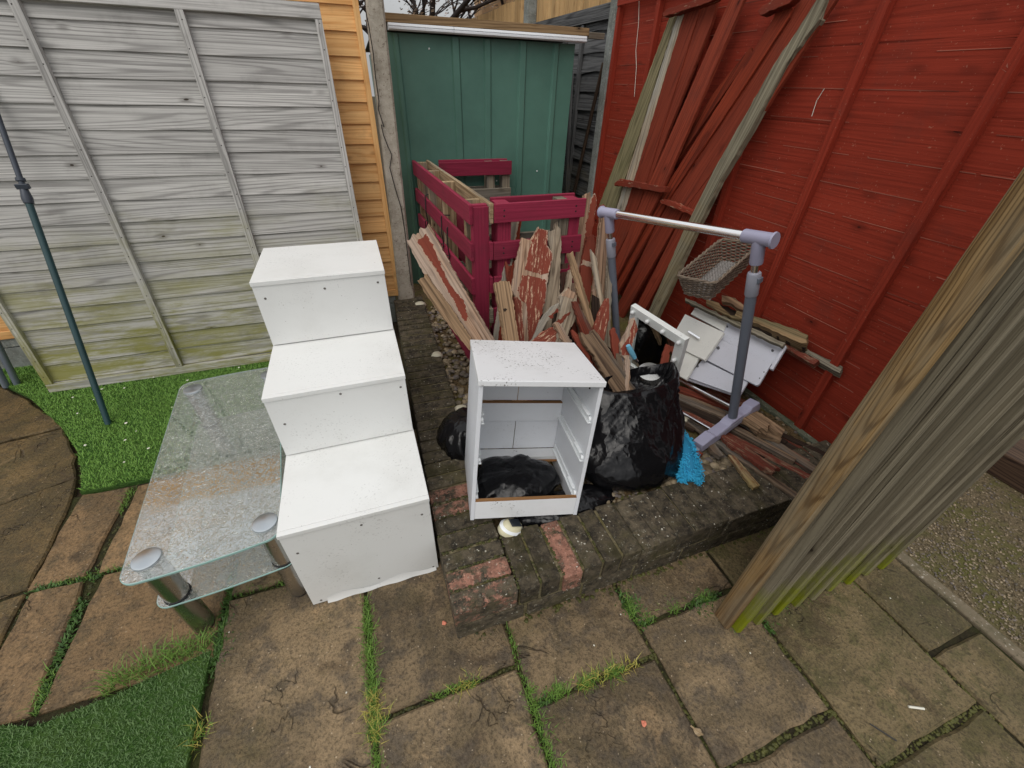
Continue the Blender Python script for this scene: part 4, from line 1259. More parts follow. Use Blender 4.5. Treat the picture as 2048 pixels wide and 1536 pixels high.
 ('broken_board','bag_big_grey',(0.9413,1.3612,0.5605),(-0.4523,0.5636,0.6912),(-0.8883,-0.2154,-0.4056),[(0.1402,0.0226),(0.1213,0.0063),(0.1069,-0.0136),(0.1122,-0.0411),(0.0351,-0.0484),(-0.0335,-0.043),(-0.1628,-0.0393),(-0.1942,-0.0271),(-0.1379,0.0615),(-0.0933,0.0508),(0.0156,0.0335),(0.0905,0.0378)],0.035,'greybrown',[],0.0022),
 ('broken_board','bag_red_low',(0.8742,1.4298,0.5763),(-0.3476,0.5846,0.7331),(-0.9342,-0.1495,-0.3238),[(0.0916,0.0094),(0.0816,-0.0026),(0.0599,-0.0113),(0.0066,-0.0157),(-0.0723,-0.0048),(-0.1198,0.0018),(-0.0635,0.0046),(0.0159,0.0187)],0.016,'red',[],0.0022),
 ('broken_board','bag_red_finger',(1.0329,1.3808,0.5588),(0.0675,0.5943,0.8014),(-0.9945,0.1043,0.0064),[(0.0967,0.0187),(0.1075,0.0046),(0.1007,-0.0043),(0.0274,-0.0214),(0.0123,-0.0228),(-0.0105,-0.0104),(-0.1394,-0.0111),(-0.1367,0.0145),(-0.0593,0.0117),(0.0013,0.0205)],0.018,'red',[],0.0022),
 ('broken_board','bag_pointed',(1.0874,1.3643,0.5841),(0.3023,0.5524,0.7768),(-0.9499,0.2427,0.197),[(0.1389,-0.0047),(0.1183,-0.0169),(0.0785,-0.0315),(0.0403,-0.0182),(-0.0489,-0.003),(-0.0804,-0.0126),(-0.1557,-0.0288),(-0.1587,-0.0066),(-0.0692,0.0139),(-0.0544,0.0349),(0.0002,0.048),(0.0701,0.0211),(0.1209,0.0045)],0.018,'bare',[('redchip',[(0.1166,-0.0064),(0.1167,-0.0162),(0.0781,-0.0293),(0.04,-0.0166),(-0.046,-0.002),(-0.0512,0.0337),(-0.0227,0.042),(0.0356,0.012)])],0.0022),
 ('broken_board','bag_right_sliver',(1.2812,1.3185,0.4955),(0.3361,0.5433,0.7693),(-0.9384,0.2624,0.2247),[(0.1233,-0.0002),(0.0995,-0.0073),(0.0505,-0.0132),(-0.0599,-0.0251),(-0.1153,-0.0285),(-0.1243,0.0249),(-0.071,0.0212),(0.0291,0.018),(0.068,0.0102)],0.012,'red',[],0.0022),
 ('broken_board','bag_under_grey',(1.0348,1.3218,0.4937),(-0.0431,0.6022,0.7972),(-0.9959,0.0378,-0.0824),[(0.0793,0.0093),(0.0561,-0.0148),(-0.021,-0.0198),(-0.068,-0.012),(-0.0603,0.0224),(0.0139,0.0149)],0.016,'greybrown',[],0.0022),
 ('loose_board','g_front_yellow',(1.3911,0.7916,0.215),(-0.1649,-0.9863,0.0),(0.9863,-0.1649,0.0),[(-0.1171,-0.0089),(-0.1079,0.0161),(0.0718,0.0194),(0.0789,0.0101),(0.0762,-0.0201),(-0.0019,-0.0165)],0.016,'algaered',[],0.0022),
 ('loose_board','g_long_grey',(1.4585,0.8545,0.205),(-0.217,0.9762,0.0),(-0.9762,-0.217,0.0),[(0.1884,-0.0075),(0.1433,-0.0127),(0.0479,-0.0158),(-0.2395,-0.0205),(-0.2417,0.0106),(-0.0939,0.0126),(0.0371,0.0202),(0.1584,0.0131)],0.02,'greybrown',[],0.0022),
 ('loose_board','g_wide_red',(1.4909,0.8561,0.225),(-0.2396,0.9709,0.0),(-0.9709,-0.2396,0.0),[(0.1779,-0.0014),(0.1153,-0.0337),(-0.0151,-0.0282),(-0.105,-0.0336),(-0.0995,-0.0151),(-0.1039,0.0207),(-0.0635,0.0333),(-0.0063,0.0269),(0.1002,0.031)],0.018,'redworn',[],0.0022),
 ('loose_board','g_stub_pale',(1.3857,0.9831,0.2),(0.1895,0.9819,0.0),(-0.9819,0.1895,0.0),[(0.0929,0.0185),(0.0623,-0.0289),(-0.0594,-0.0155),(-0.0693,0.0035),(-0.0265,0.0224)],0.022,'greybrown',[],0.0022),
 ('loose_board','g_red_left',(1.2821,1.0733,0.19),(0.2071,-0.9783,-0.0),(0.9783,0.2071,-0.0),[(-0.1233,0.0074),(-0.0739,0.0154),(0.0227,0.0218),(0.111,0.0123),(0.1139,-0.0163),(0.0407,-0.0125),(-0.0912,-0.0281)],0.018,'red',[],0.0022),
 ('loose_board','g_rotten_end',(1.6421,1.007,0.27),(0.1935,-0.9811,-0.0),(0.9811,0.1935,-0.0),[(-0.1187,0.0223),(-0.0278,0.0599),(0.0398,0.0478),(0.0511,0.016),(0.0651,-0.0095),(0.0502,-0.0175),(0.0379,-0.0399),(-0.0101,-0.0299),(-0.0876,-0.0492)],0.035,'pale',[],0.0022),
 ('loose_board','g_rotten_tip',(1.7178,0.9752,0.25),(0.0041,-1.0,-0.0),(1.0,0.0041,-0.0),[(-0.1564,-0.0064),(-0.0762,0.0163),(0.0449,0.0334),(0.0578,0.0134),(0.0701,-0.0113),(0.0472,-0.0192),(0.0126,-0.0262)],0.03,'pale',[],0.0022),
 ('loose_board','g_rotten_low',(1.6712,0.9525,0.225),(-0.4041,0.9147,0.0),(-0.9147,-0.4041,0.0),[(0.0997,-0.011),(0.0377,-0.0036),(-0.0069,-0.0162),(-0.0644,-0.017),(-0.0621,0.0052),(-0.0294,0.0133),(0.0253,0.0293)],0.02,'pale',[],0.0022),
 ('loose_board','g_long_dark',(1.6193,0.9337,0.21),(0.3626,-0.932,0.0),(0.932,0.3626,-0.0),[(-0.1599,0.013),(-0.0832,0.0202),(0.1563,0.017),(0.158,0.002),(0.1586,-0.0202),(-0.0771,-0.0121),(-0.1527,-0.0199)],0.022,'greybrown',[],0.0022),
 ('loose_board','g_pink_tip',(1.7164,0.8178,0.2),(0.2344,-0.9721,-0.0),(0.9721,0.2344,-0.0),[(-0.0925,0.0127),(-0.0428,0.015),(0.0576,0.0236),(0.0642,-0.0037),(0.0561,-0.0046),(0.0092,-0.021),(-0.0519,-0.022)],0.02,'pinkish',[],0.0022),
 ('loose_board','g_dark_wide',(1.5629,0.9565,0.19),(-0.2969,0.9549,0.0),(-0.9549,-0.2969,0.0),[(0.1415,-0.0138),(0.083,-0.0186),(-0.1069,-0.0388),(-0.1231,0.0107),(-0.061,0.0265),(0.0665,0.034)],0.025,'darkw',[],0.0022),
 ('loose_board','g_under_bar_a',(1.5634,1.3142,0.215),(0.5565,-0.8308,0.0),(0.8308,0.5565,-0.0),[(-0.1695,0.0131),(-0.0409,0.0426),(0.1601,0.0166),(0.1694,-0.0221),(0.0327,-0.0139),(-0.1518,-0.0363)],0.02,'rustdark',[],0.0022),
 ('loose_board','g_under_bar_b',(1.5259,1.2771,0.205),(0.4655,-0.8851,0.0),(0.8851,0.4655,-0.0),[(-0.1815,0.0214),(-0.075,0.0362),(0.1454,0.0334),(0.1637,-0.017),(0.0952,-0.0264),(-0.1479,-0.0476)],0.02,'greybrown',[],0.0022),
 ('loose_board','g_under_bar_c',(1.4725,1.2485,0.195),(0.494,-0.8694,0.0),(0.8694,0.494,-0.0),[(-0.1659,0.0295),(-0.0889,0.0265),(0.1655,0.0454),(0.1461,-0.0276),(0.0753,-0.0289),(-0.1321,-0.0449)],0.02,'darkw',[],0.0022),
 ('loose_board','g_under_bar_d',(1.4249,1.2133,0.19),(0.4852,-0.8744,0.0),(0.8744,0.4852,-0.0),[(-0.1412,0.0193),(-0.0729,0.0327),(0.1378,0.0395),(0.1326,-0.0192),(0.0587,-0.0351),(-0.1149,-0.0372)],0.018,'greybrown',[],0.0022),
 ('loose_board','g_under_bar_e',(1.37,1.198,0.183),(-0.527,0.8499,0.0),(-0.8499,-0.527,0.0),[(0.0941,-0.0113),(0.0352,-0.0431),(-0.09,-0.0244),(-0.0786,0.0197),(-0.0351,0.0225),(0.0745,0.0366)],0.018,'darkw',[],0.0022),
 ('loose_board','g_far_edge',(1.7234,1.247,0.22),(0.2808,-0.9598,-0.0),(0.9598,0.2808,-0.0),[(-0.1368,0.0383),(0.0207,0.0408),(0.0985,0.0348),(0.1092,-0.0276),(0.0197,-0.043),(-0.1114,-0.0433)],0.02,'redworn',[],0.0022),
 ('stacked_timber','u_thick_end',(1.8705,1.2892,0.5996),(0.1058,-0.9919,0.0701),(0.8269,0.1269,0.5479),[(-0.2247,0.0094),(-0.1236,0.0176),(0.0547,0.0324),(0.153,0.0349),(0.1831,-0.0123),(0.1655,-0.0233),(0.0861,-0.0234),(-0.0941,-0.017),(-0.2,-0.0185)],0.06,'mossy',[],0.0022),
 ('stacked_timber','u_dark_long',(1.8729,1.3943,0.5652),(0.064,-0.997,0.0424),(0.8311,0.0768,0.5507),[(-0.3154,0.0179),(-0.0886,0.0221),(-0.0104,0.0076),(0.1459,0.0148),(0.2847,0.0079),(0.2882,-0.0051),(0.1677,-0.0096),(0.0001,-0.0201),(-0.1661,-0.0321),(-0.3061,-0.0034)],0.03,'darkw',[],0.0022),
 ('stacked_timber','u_grey_strip',(1.8075,1.5053,0.5459),(0.0827,-0.9951,0.0548),(0.8295,0.0992,0.5497),[(-0.3289,0.0066),(-0.2511,0.0096),(-0.0025,0.0037),(0.0852,0.0144),(0.3312,0.0133),(0.3334,-0.0101),(0.151,-0.0125),(-0.0104,-0.0116),(-0.3079,-0.0133)],0.02,'greyw2',[],0.0022),
 ('stacked_timber','u_red_end',(1.8907,1.129,0.541),(0.0026,-1.0,0.0017),(0.8336,0.0031,0.5524),[(-0.1533,0.0042),(-0.0774,0.0091),(-0.0144,0.0132),(0.0969,0.0186),(0.0983,0.0037),(0.0951,-0.0153),(0.0147,-0.0159),(-0.0599,-0.0176)],0.03,'redworn',[],0.0022),
 ('stacked_timber','u_grey_tip',(1.9331,1.0649,0.5451),(0.0085,-0.9999,0.0056),(0.8335,0.0102,0.5524),[(-0.1377,0.0107),(-0.0711,0.01),(0.016,0.0163),(0.1111,0.0246),(0.1276,-0.0152),(0.0629,-0.0156),(-0.0012,-0.0113),(-0.1075,-0.0196)],0.04,'greyw2',[],0.0022),
 ('stacked_timber','u_rotten_a',(1.8585,1.5521,0.6156),(0.0265,0.9995,0.0176),(-0.8332,0.0318,-0.5521),[(0.0958,-0.0007),(0.0594,-0.0146),(0.019,-0.024),(-0.076,-0.0174),(-0.1041,0.0062),(-0.0645,0.0136),(0.0145,0.0112),(0.0559,0.0256)],0.03,'pale',[],0.0022),
 ('stacked_timber','u_rotten_b',(1.8233,1.5416,0.5743),(0.0699,-0.9965,0.0463),(0.8307,0.0839,0.5504),[(-0.1663,0.0161),(-0.0869,0.0232),(0.0124,-0.0059),(0.0326,-0.015),(0.091,0.0269),(0.1211,0.0175),(0.1092,-0.0035),(0.0526,-0.024),(-0.0286,-0.023),(-0.137,-0.0123)],0.02,'mossy',[],0.0022),
 ('laminate_board','w_top',(1.817,1.6377,0.4922),(0.0332,-0.9991,0.0276),(0.7683,0.0432,0.6386),[(-0.1342,0.0309),(0.1022,0.0423),(0.1429,-0.0327),(-0.1109,-0.0406)],0.014,'whitelam',[],0),
 ('laminate_board','w_handle',(1.6695,1.5564,0.4282),(0.0581,0.9971,0.0483),(-0.7668,0.0756,-0.6374),[(0.1827,-0.0613),(-0.0955,-0.1162),(-0.1683,0.0573),(0.081,0.1203)],0.018,'whitelam',[],0),
 ('laminate_board','w_left',(1.5781,1.4974,0.3327),(0.4814,0.7798,0.4002),(-0.5997,0.626,-0.4985),[(0.1688,0.0346),(0.0308,-0.1012),(-0.1408,-0.0144),(-0.0588,0.0809)],0.016,'whitelam',[],0),
 ('laminate_board','w_upper',(1.8264,1.3524,0.4936),(0.0555,-0.9974,0.0461),(0.767,0.0722,0.6375),[(-0.1998,0.0578),(0.1654,0.0634),(0.1923,-0.0516),(-0.158,-0.0696)],0.012,'whitegrey',[('hole',[(-0.1621,0.0152),(-0.1568,0.0182),(-0.1489,0.0124),(-0.1486,0.0057),(-0.1561,0.0059)]),('hole',[(0.127,0.0116),(0.1322,0.017),(0.1425,0.0132),(0.1442,0.0038),(0.1354,0.0023)])],0),
 ('laminate_board','w_upper_edge',(1.8149,1.1585,0.5061),(0.7159,0.3652,0.5951),(-0.2808,0.9309,-0.2334),[(0.0716,0.0071),(0.0684,-0.0075),(-0.0718,-0.008),(-0.0682,0.0084)],0.014,'whitegrey',[],0),
 ('laminate_board','w_mid',(1.7119,1.2537,0.4205),(0.0274,-0.9994,0.0228),(0.7686,0.0356,0.6388),[(-0.2116,0.0592),(0.1013,0.0894),(0.1447,-0.0287),(0.1376,-0.0419),(-0.172,-0.0779)],0.012,'whitegrey',[('hole',[(-0.1811,0.0119),(-0.1729,0.0222),(-0.1592,0.0154),(-0.1582,0.0045),(-0.171,0.0025)]),('hole',[(0.1069,0.0341),(0.1109,0.0371),(0.1157,0.0323),(0.1117,0.0293)]),('hole',[(0.1171,-0.0028),(0.1211,0.0003),(0.1258,-0.0045),(0.1219,-0.0076)])],0),
 ('laminate_board','w_mid_under',(1.724,1.2663,0.3994),(0.064,-0.9965,0.0532),(0.7664,0.0833,0.637),[(-0.1996,0.0575),(0.1101,0.0819),(0.1422,-0.0355),(0.123,-0.036),(-0.1756,-0.0679)],0.012,'whitegrey',[],0),
 ('laminate_board','w_low',(1.6283,1.284,0.3354),(0.186,-0.9703,0.1546),(0.7462,0.2418,0.6202),[(-0.1424,0.0622),(0.1367,0.043),(0.1479,-0.0413),(-0.1422,-0.0639)],0.012,'whitegrey',[('hole',[(-0.1494,0.019),(-0.1405,0.0262),(-0.1301,0.0185),(-0.1324,0.0101),(-0.1425,0.0096)]),('hole',[(0.1219,-0.0027),(0.1266,-0.0003),(0.1314,-0.0074),(0.1267,-0.0098)])],0),
 ('laminate_board','w_low_under',(1.6309,1.2896,0.3167),(0.2045,-0.964,0.17),(0.7413,0.266,0.6162),[(-0.1364,0.0606),(0.1329,0.0379),(0.1434,-0.0373),(-0.1399,-0.0612)],0.012,'whitegrey',[],0),
 ('A','grey_edge',(1.8574,2.787,1.345),(0.1123,-0.1857,0.9762),(0.0212,0.9826,0.1845),[(0.5691,0.0345),(0.5748,-0.0247),(-0.5227,-0.1169),(-0.6212,0.1071)],0.02,'greyalg',[],0.0022),
 ('A','grey_edge2',(1.8476,2.6449,1.3648),(0.1139,-0.0751,0.9906),(0.0086,0.9972,0.0746),[(0.5368,0.0282),(0.536,-0.0267),(-0.5201,-0.0529),(-0.5527,0.0514)],0.02,'greyw',[],0.0022),
 ('A','board',(1.8086,2.625,0.9906),(0.1131,-0.1435,0.9832),(0.0164,0.9897,0.1425),[(0.9068,0.0836),(0.9484,-0.0365),(-0.1523,-0.1513),(-0.7179,-0.0545),(-0.8178,0.118),(-0.1672,0.0407)],0.018,'redlit',[],0.0022),
 ('A','board',(1.8345,2.4969,1.1454),(0.1124,-0.1777,0.9777),(0.0203,0.9841,0.1765),[(0.7731,0.0998),(0.7986,-0.013),(0.7065,-0.0363),(0.1835,-0.0334),(-0.2632,-0.0569),(-0.923,-0.0282),(-0.9929,0.08),(-0.2826,-0.0119)],0.018,'redlit',[],0.0022),
 ('A','board',(1.8108,2.3513,1.1148),(0.111,-0.2355,0.9655),(0.0269,0.9719,0.234),[(0.8189,0.0716),(0.8313,-0.0262),(0.2107,-0.0616),(-0.0736,-0.0751),(-0.7561,-0.0236),(-0.9037,0.042),(-0.1274,0.0729)],0.018,'redlit',[],0.0022),
 ('A','ledge',(1.7612,2.5139,1.0332),(0.0115,-0.9949,0.1003),(0.1137,0.1009,0.9884),[(-0.2564,-0.0032),(-0.1975,0.0246),(0.0478,0.0192),(0.2969,0.0137),(0.296,-0.0176),(0.0624,-0.0158),(-0.2492,-0.021)],0.04,'chip',[],0.0022),
 ('A','ledge',(1.8626,2.4919,1.9149),(0.0076,-0.9978,0.0659),(0.114,0.0664,0.9913),[(-0.2189,0.0005),(-0.1985,0.0164),(0.0026,0.012),(0.1615,0.0179),(0.2587,0.0),(0.1772,-0.0139),(0.0166,-0.0169),(-0.1991,-0.0161)],0.04,'chip',[],0.0022),
 ('B','board',(1.8759,2.2727,1.243),(0.1038,-0.4168,0.903),(0.0476,0.909,0.4141),[(0.5379,-0.011),(0.5263,-0.0484),(0.2793,-0.0205),(-0.1029,0.0113),(-0.6857,-0.0749),(-0.7765,0.0244),(-0.1023,0.0767),(0.3238,0.0424)],0.018,'rust',[],0.0022),
 ('B','board',(1.8568,2.143,1.2519),(0.1052,-0.3902,0.9147),(0.0446,0.9207,0.3876),[(0.6702,0.0354),(0.6601,-0.0285),(0.6355,-0.0459),(0.2563,-0.0344),(-0.2611,-0.0056),(-1.0673,-0.0797),(-1.1988,0.0454),(-0.2714,0.0759),(0.5763,0.0375)],0.018,'rust',[],0.0022),
 ('B','board',(1.8665,2.0428,1.2054),(0.1078,-0.3317,0.9372),(0.0379,0.9434,0.3295),[(0.7126,0.0383),(0.7266,-0.0226),(0.6047,-0.0563),(0.1124,-0.0767),(-0.232,-0.0263),(-1.1082,-0.0672),(-1.2099,0.0334),(-0.26,0.1362),(0.6539,0.0412)],0.018,'redlit',[],0.0022),
 ('B','board',(1.8537,1.9607,1.1375),(0.1102,-0.2636,0.9583),(0.0301,0.9646,0.2618),[(0.7682,0.0159),(0.7745,-0.0248),(0.5627,-0.0219),(0.1663,0.0021),(-0.145,-0.0188),(-1.0225,-0.0582),(-1.1019,0.0281),(-0.1686,0.0755),(0.1663,0.0021)],0.018,'redlit',[],0.0022),
 ('B','ledge',(1.7863,2.109,0.9891),(0.0006,1.0,0.0056),(-0.1142,0.0057,-0.9934),[(0.1623,0.0028),(0.1346,-0.0159),(-0.0306,-0.0152),(-0.1956,-0.0101),(-0.1855,0.0135),(-0.025,0.0105),(0.1399,0.0145)],0.04,'chip',[],0.0022),
 ('B','ledge',(1.8867,1.924,1.862),(0.0163,-0.9897,0.142),(0.1131,0.1429,0.9833),[(-0.0799,-0.0007),(-0.0697,0.0144),(0.0269,0.0232),(0.1079,0.002),(0.0752,-0.0165),(-0.0603,-0.0224)],0.04,'chip',[],0.0022),
 ('P','weathered_post',(1.8131,1.8286,1.2662),(0.1122,-0.1867,0.976),(0.0213,0.9824,0.1855),[(0.6234,-0.0136),(0.6258,-0.0466),(0.5499,-0.0714),(0.4002,-0.0245),(0.1471,-0.0218),(-0.1034,0.004),(-0.3846,-0.0103),(-1.1958,-0.0777),(-1.2675,0.0049),(-0.4137,0.0748),(-0.053,0.0754),(0.2285,0.0499),(0.3816,0.0395),(0.4615,0.0175)],0.035,'greypale',[],0.0022),
 ('B','board',(1.8762,1.7295,1.6399),(0.1097,-0.2803,0.9536),(0.032,0.9599,0.2785),[(0.2368,0.0219),(0.246,-0.0326),(-0.2246,-0.0094),(-0.2658,-0.0021),(0.0076,0.0223)],0.018,'redlit',[],0.0022),
]
LAB = {
 'left_painted': 'wide bare plank with a long red painted strip, leaning on the left pallet',
 'left_bare': 'plain yellow-brown plank under the plank with the red strip',
 'grey_rust': 'narrow board half grey half rust red, leaning on the front pallet slat',
 'front_knot': 'short blunt bare board with a dark knot hole, front of the wood heap',
 'big_red': 'widest heap board with two chipped red paint panels',
 'pale_split': 'pale grey board with a splintered top right of the widest red board',
 'tall_split': 'tallest heap board, grey on its left and red on its right',
 'red_band': 'red board with a bare band across it beside the tallest heap board',
 'tall_bare': 'tall bare pinkish board next to the garment rack upright',
 'rear_bare': 'shorter bare board tucked behind the tall pinkish board',
 'sliver_red_rear': 'red sliver whose tip rises behind the rack corner joint',
 'diag_strip': 'thin bare strip slanting across the front of the red board with a band',
 'pointed_red': 'pointed chipped red board in front of the tall pinkish board',
 'dark_rust': 'dark rust board slanting down beside the thin bare strip',
 'knot_chunk': 'thick grey chunk with a swirling knot and bare sawn top',
 'low_red': 'chipped red fragment lying low just behind the white drawer cabinet',
 'low_strip': 'short bare strip slanting low over the grey knotty chunk',
 'low_bare': 'grey splintered fragment with a red streak left of the knotty chunk',
 'mid_dark_red': 'dark red board deep in the heap right of the pale grey board',
 'mid_grey': 'grey lath deep in the heap behind the thin slanting strip',
 'left_sliver': 'curved chipped red sliver beside the blunt board with the knot hole',
 'left_stub': 'small rust red stub beside the half grey half rust board',
 'bag_big_grey': 'thick grey-brown timber slanting out of the black bin bag',
 'bag_red_low': 'red pointed board behind the corner of the white drawer cabinet',
 'bag_red_finger': 'red finger-shaped splinter with pale tip standing in the bin bag',
 'bag_pointed': 'pointed half bare half red splinter in the bin bag before the mirror',
 'bag_right_sliver': 'needle-pointed red sliver at the right rim of the bin bag',
 'bag_under_grey': 'grey lath between the two red splinters in the bin bag',
 'g_front_yellow': 'short red and yellow lath pointing at the mossy wall',
 'g_long_grey': 'longest grey-brown board running to the wooden screen',
 'g_wide_red': 'wide worn red board lying by the wooden screen',
 'g_stub_pale': 'pale brown stub under the near foot of the garment rack',
 'g_red_left': 'red lath lying behind the blue mop head',
 'g_rotten_end': 'thick rotten pale timber end under the rack foot',
 'g_rotten_tip': 'rotten pale timber nearest the red fence on the ground pile',
 'g_rotten_low': 'thin rotten board below the two rotten timber ends',
 'g_long_dark': 'long dark brown lath lying between wide red board and fence',
 'g_pink_tip': 'pinkish board tip beside the green gravel board',
 'g_dark_wide': 'dark wet wide board right of the worn red board',
 'g_under_bar_a': 'dark rust board under the rear chrome bar of the rack',
 'g_under_bar_b': 'grey-brown board between the two chrome bars of the rack',
 'g_under_bar_c': 'dark wet board between the chrome bars, lower of the pair',
 'g_under_bar_d': 'grey-brown board right under the front chrome bar of the rack',
 'g_under_bar_e': 'dark short board in front of the front chrome bar',
 'g_far_edge': 'worn red board under the lowest white drawer panels',
 'u_thick_end': 'thick square mossy timber end above the white drawer panels',
 'u_dark_long': 'long black wet board under the thick mossy timber',
 'u_grey_strip': 'long silver grey strip along the top of the white panels',
 'u_red_end': 'broken red board end pointing right against the fence',
 'u_grey_tip': 'silver grey batten reaching farthest right along the red fence',
 'u_rotten_a': 'rotten pale board under the wicker basket',
 'u_rotten_b': 'mossy wavy-edged board between basket and white panels',
 'w_top': 'smallest white panel at the top of the panel pile',
 'w_handle': 'white drawer front with a silver bar handle',
 'w_left': 'white panel half hidden behind the bulb mirror',
 'w_upper': 'grey-white panel with two holes, topmost right of the pile',
 'w_upper_edge': 'narrow white edge strip at the right end of the panel pile',
 'w_mid': 'grey-white panel with holes in the middle of the pile',
 'w_mid_under': 'thin white panel directly under the middle panel with holes',
 'w_low': 'lowest grey-white panel with a hole at its left end',
 'w_low_under': 'thin white panel directly under the lowest panel with a hole',
}
GRP = {'broken_board': 'broken boards heaped by the pallets', 'loose_board': 'old boards lying by the rack foot', 'stacked_timber': 'old timbers stacked against the red fence', 'laminate_board': 'white drawer panels piled by the fence'}
CAT = {'broken_board': 'board', 'loose_board': 'board', 'stacked_timber': 'timber', 'laminate_board': 'board'}
EXT = {'left_painted': .22, 'grey_rust': .4, 'front_knot': .3, 'big_red': .24, 'pale_split': .22, 'tall_split': .36, 'red_band': .34, 'tall_bare': .2, 'rear_bare': .2, 'sliver_red_rear': .4, 'diag_strip': .25, 'pointed_red': .2, 'dark_rust': .25, 'knot_chunk': .28, 'low_red': .28, 'low_strip': .2, 'low_bare': .3, 'mid_dark_red': .3, 'mid_grey': .3, 'left_sliver': .28, 'left_stub': .4, 'bag_big_grey': .06, 'bag_red_finger': .1, 'bag_pointed': .1, 'bag_under_grey': .1, 'bag_right_sliver': .06, 'bag_red_low': .15}
gates = {}
for rec in BOARDS:
    kind, key = rec[0], rec[1]
    if kind in ('broken_board', 'loose_board', 'stacked_timber', 'laminate_board'):
        o = plank(kind, rec, None, EXT.get(key, 0))
        tag(o, LAB[key], CAT[kind], GRP[kind])
        if key == 'w_handle':
            c, ax, ay = Vector(rec[2]), Vector(rec[3]), Vector(rec[4]); n = ax.cross(ay)
            HB = MB()
            d = Vector((.06, -.96, .0)); d = (d - n * d.dot(n)).normalized(); e2 = n.cross(d)
            Th = frame(c + n * .0008 + d * .0 , d, e2, n)
            HB.box((-.045, -.006, .016), (.045, .006, .021), Th); HB.box((-.045, -.006, 0), (-.037, .006, .016), Th); HB.box((.037, -.006, 0), (.045, .006, .016), Th)
            h = obj('handle', HB, M['chrome'], o, bevel=.001); fix_normals(h)
        if key in ('w_handle', 'w_top', 'w_left'):
            c, ax, ay = Vector(rec[2]), Vector(rec[3]), Vector(rec[4]); n = ax.cross(ay)
    elif kind in ('A', 'B', 'P'):
        gates.setdefault(kind, []).append(rec)
    elif kind == 'T':
        t_ = plank('decorative_tile', rec)
        tag(t_, 'small brown tile with faded gold marks leaning on the left pallet', 'tile')
        c, ax, ay = Vector(rec[2]), Vector(rec[3]), Vector(rec[4]); n = ax.cross(ay)
        T = frame(c + n * .0014, ax, ay, n)
        pl = rec[5]; mb = MB()
        xs = [p[0] for p in pl]; ys = [p[1] for p in pl]
        x = min(xs)
        while x < max(xs):
            y = min(ys)
            while y < max(ys):
                L = random.uniform(.006, .014)
                cx_, cy_ = x + random.uniform(0, .003), y
                if pt_in(pl, cx_, cy_) and pt_in(pl, cx_ + .008, cy_ + L) and abs(y - .0) > .004:
                    mb.box((cx_, cy_, -.001), (cx_ + .0035, cy_ + L, .0008), T)
                    if random.random() < .6: mb.box((cx_ + .004, cy_ + L * .4, -.001), (cx_ + .009, cy_ + L * .4 + .003, .0007), T)
                y += L + .004
            x += .0125
        if mb.v: fix_normals(obj('gold_marks', mb, M['gold'], t_))
e = thing('gate_panel', (1.72, 2.5, .16), 'faded red boarded gate leaning on the red fence, left one with grey edge', 'gate', 'old red gates leaning on the red fence')
for rec in gates['A']:
    nm = {'grey_edge': 'edge_board', 'grey_edge2': 'edge_board', 'ledge': 'ledge'}.get(rec[1], 'board')
    plank(nm, rec[:9] + (.0007 if nm == 'board' else .0018,), e)
e = thing('gate_panel', (1.73, 2.2, .12), 'darker red boarded gate leaning beside the pale weathered post', 'gate', 'old red gates leaning on the red fence')
for rec in gates['B']:
    plank('ledge' if rec[1] == 'ledge' else 'board', rec[:9] + (.0018 if rec[1] == 'ledge' else .0007,), e)
o = plank('timber_post', gates['P'][0][:9] + (.0012,)); tag(o, 'long pale weathered post leaning on the red fence beside the gates', 'post')

# splintered laths deep in the heap, behind the front boards
rl = random.Random(21)
for i in range(14):
    L = rl.uniform(.45, .78); w2 = rl.uniform(.025, .06)
    x0 = .66 + i * .043 + rl.uniform(-.01, .01)
    axh = Vector((rl.uniform(-.12, .16), .46, .9)).normalized(); yh = Vector((1, 0, -.1)); nh = axh.cross(yh).normalized(); yh = nh.cross(axh).normalized()
    rec = ('broken_board', 'deep', (x0, 1.50 + rl.uniform(.07, .17), .17), tuple(axh), tuple(yh), [(0, 0), (L * .9, 0), (L, w2 * rl.uniform(.1, .5)), (L * .95, w2), (0, w2)], .014, rl.choice(['rustdark', 'greyw', 'darkw', 'red', 'greybrown']), [], .0022)
    tag(plank('broken_board', rec), 'splintered lath deep in the wood heap behind the front boards', 'board', 'splintered laths deep in the wood heap')
# narrow dark laths underneath the pile by the rack foot
rl = random.Random(9)
for i in range(16):
    mb = MB(); L = rl.uniform(.45, .8); a = R(rl.uniform(-80, -62))
    o_ = (rl.uniform(1.36, 1.66), rl.uniform(1.22, 1.42), .165 + .004 * (i % 6))
    T = rotz(o_, a) @ Matrix.Rotation(R(rl.uniform(-8, 8)), 4, 'X')
    w2 = rl.uniform(.022, .05)
    pl = outline([(0, 0), (L, 0), (L - rl.uniform(-.02, .02), w2), (0, w2)], .02, .0014)
    prism(mb, pl, 0, rl.uniform(.010, .018), T)
    tag(obj('loose_board', mb, M[rl.choice(['darkw', 'greybrown', 'rustdark', 'darkw', 'redworn'])]), 'narrow wet lath half hidden under the other boards by the rack foot', 'board', 'narrow wet laths under the boards by the rack foot')

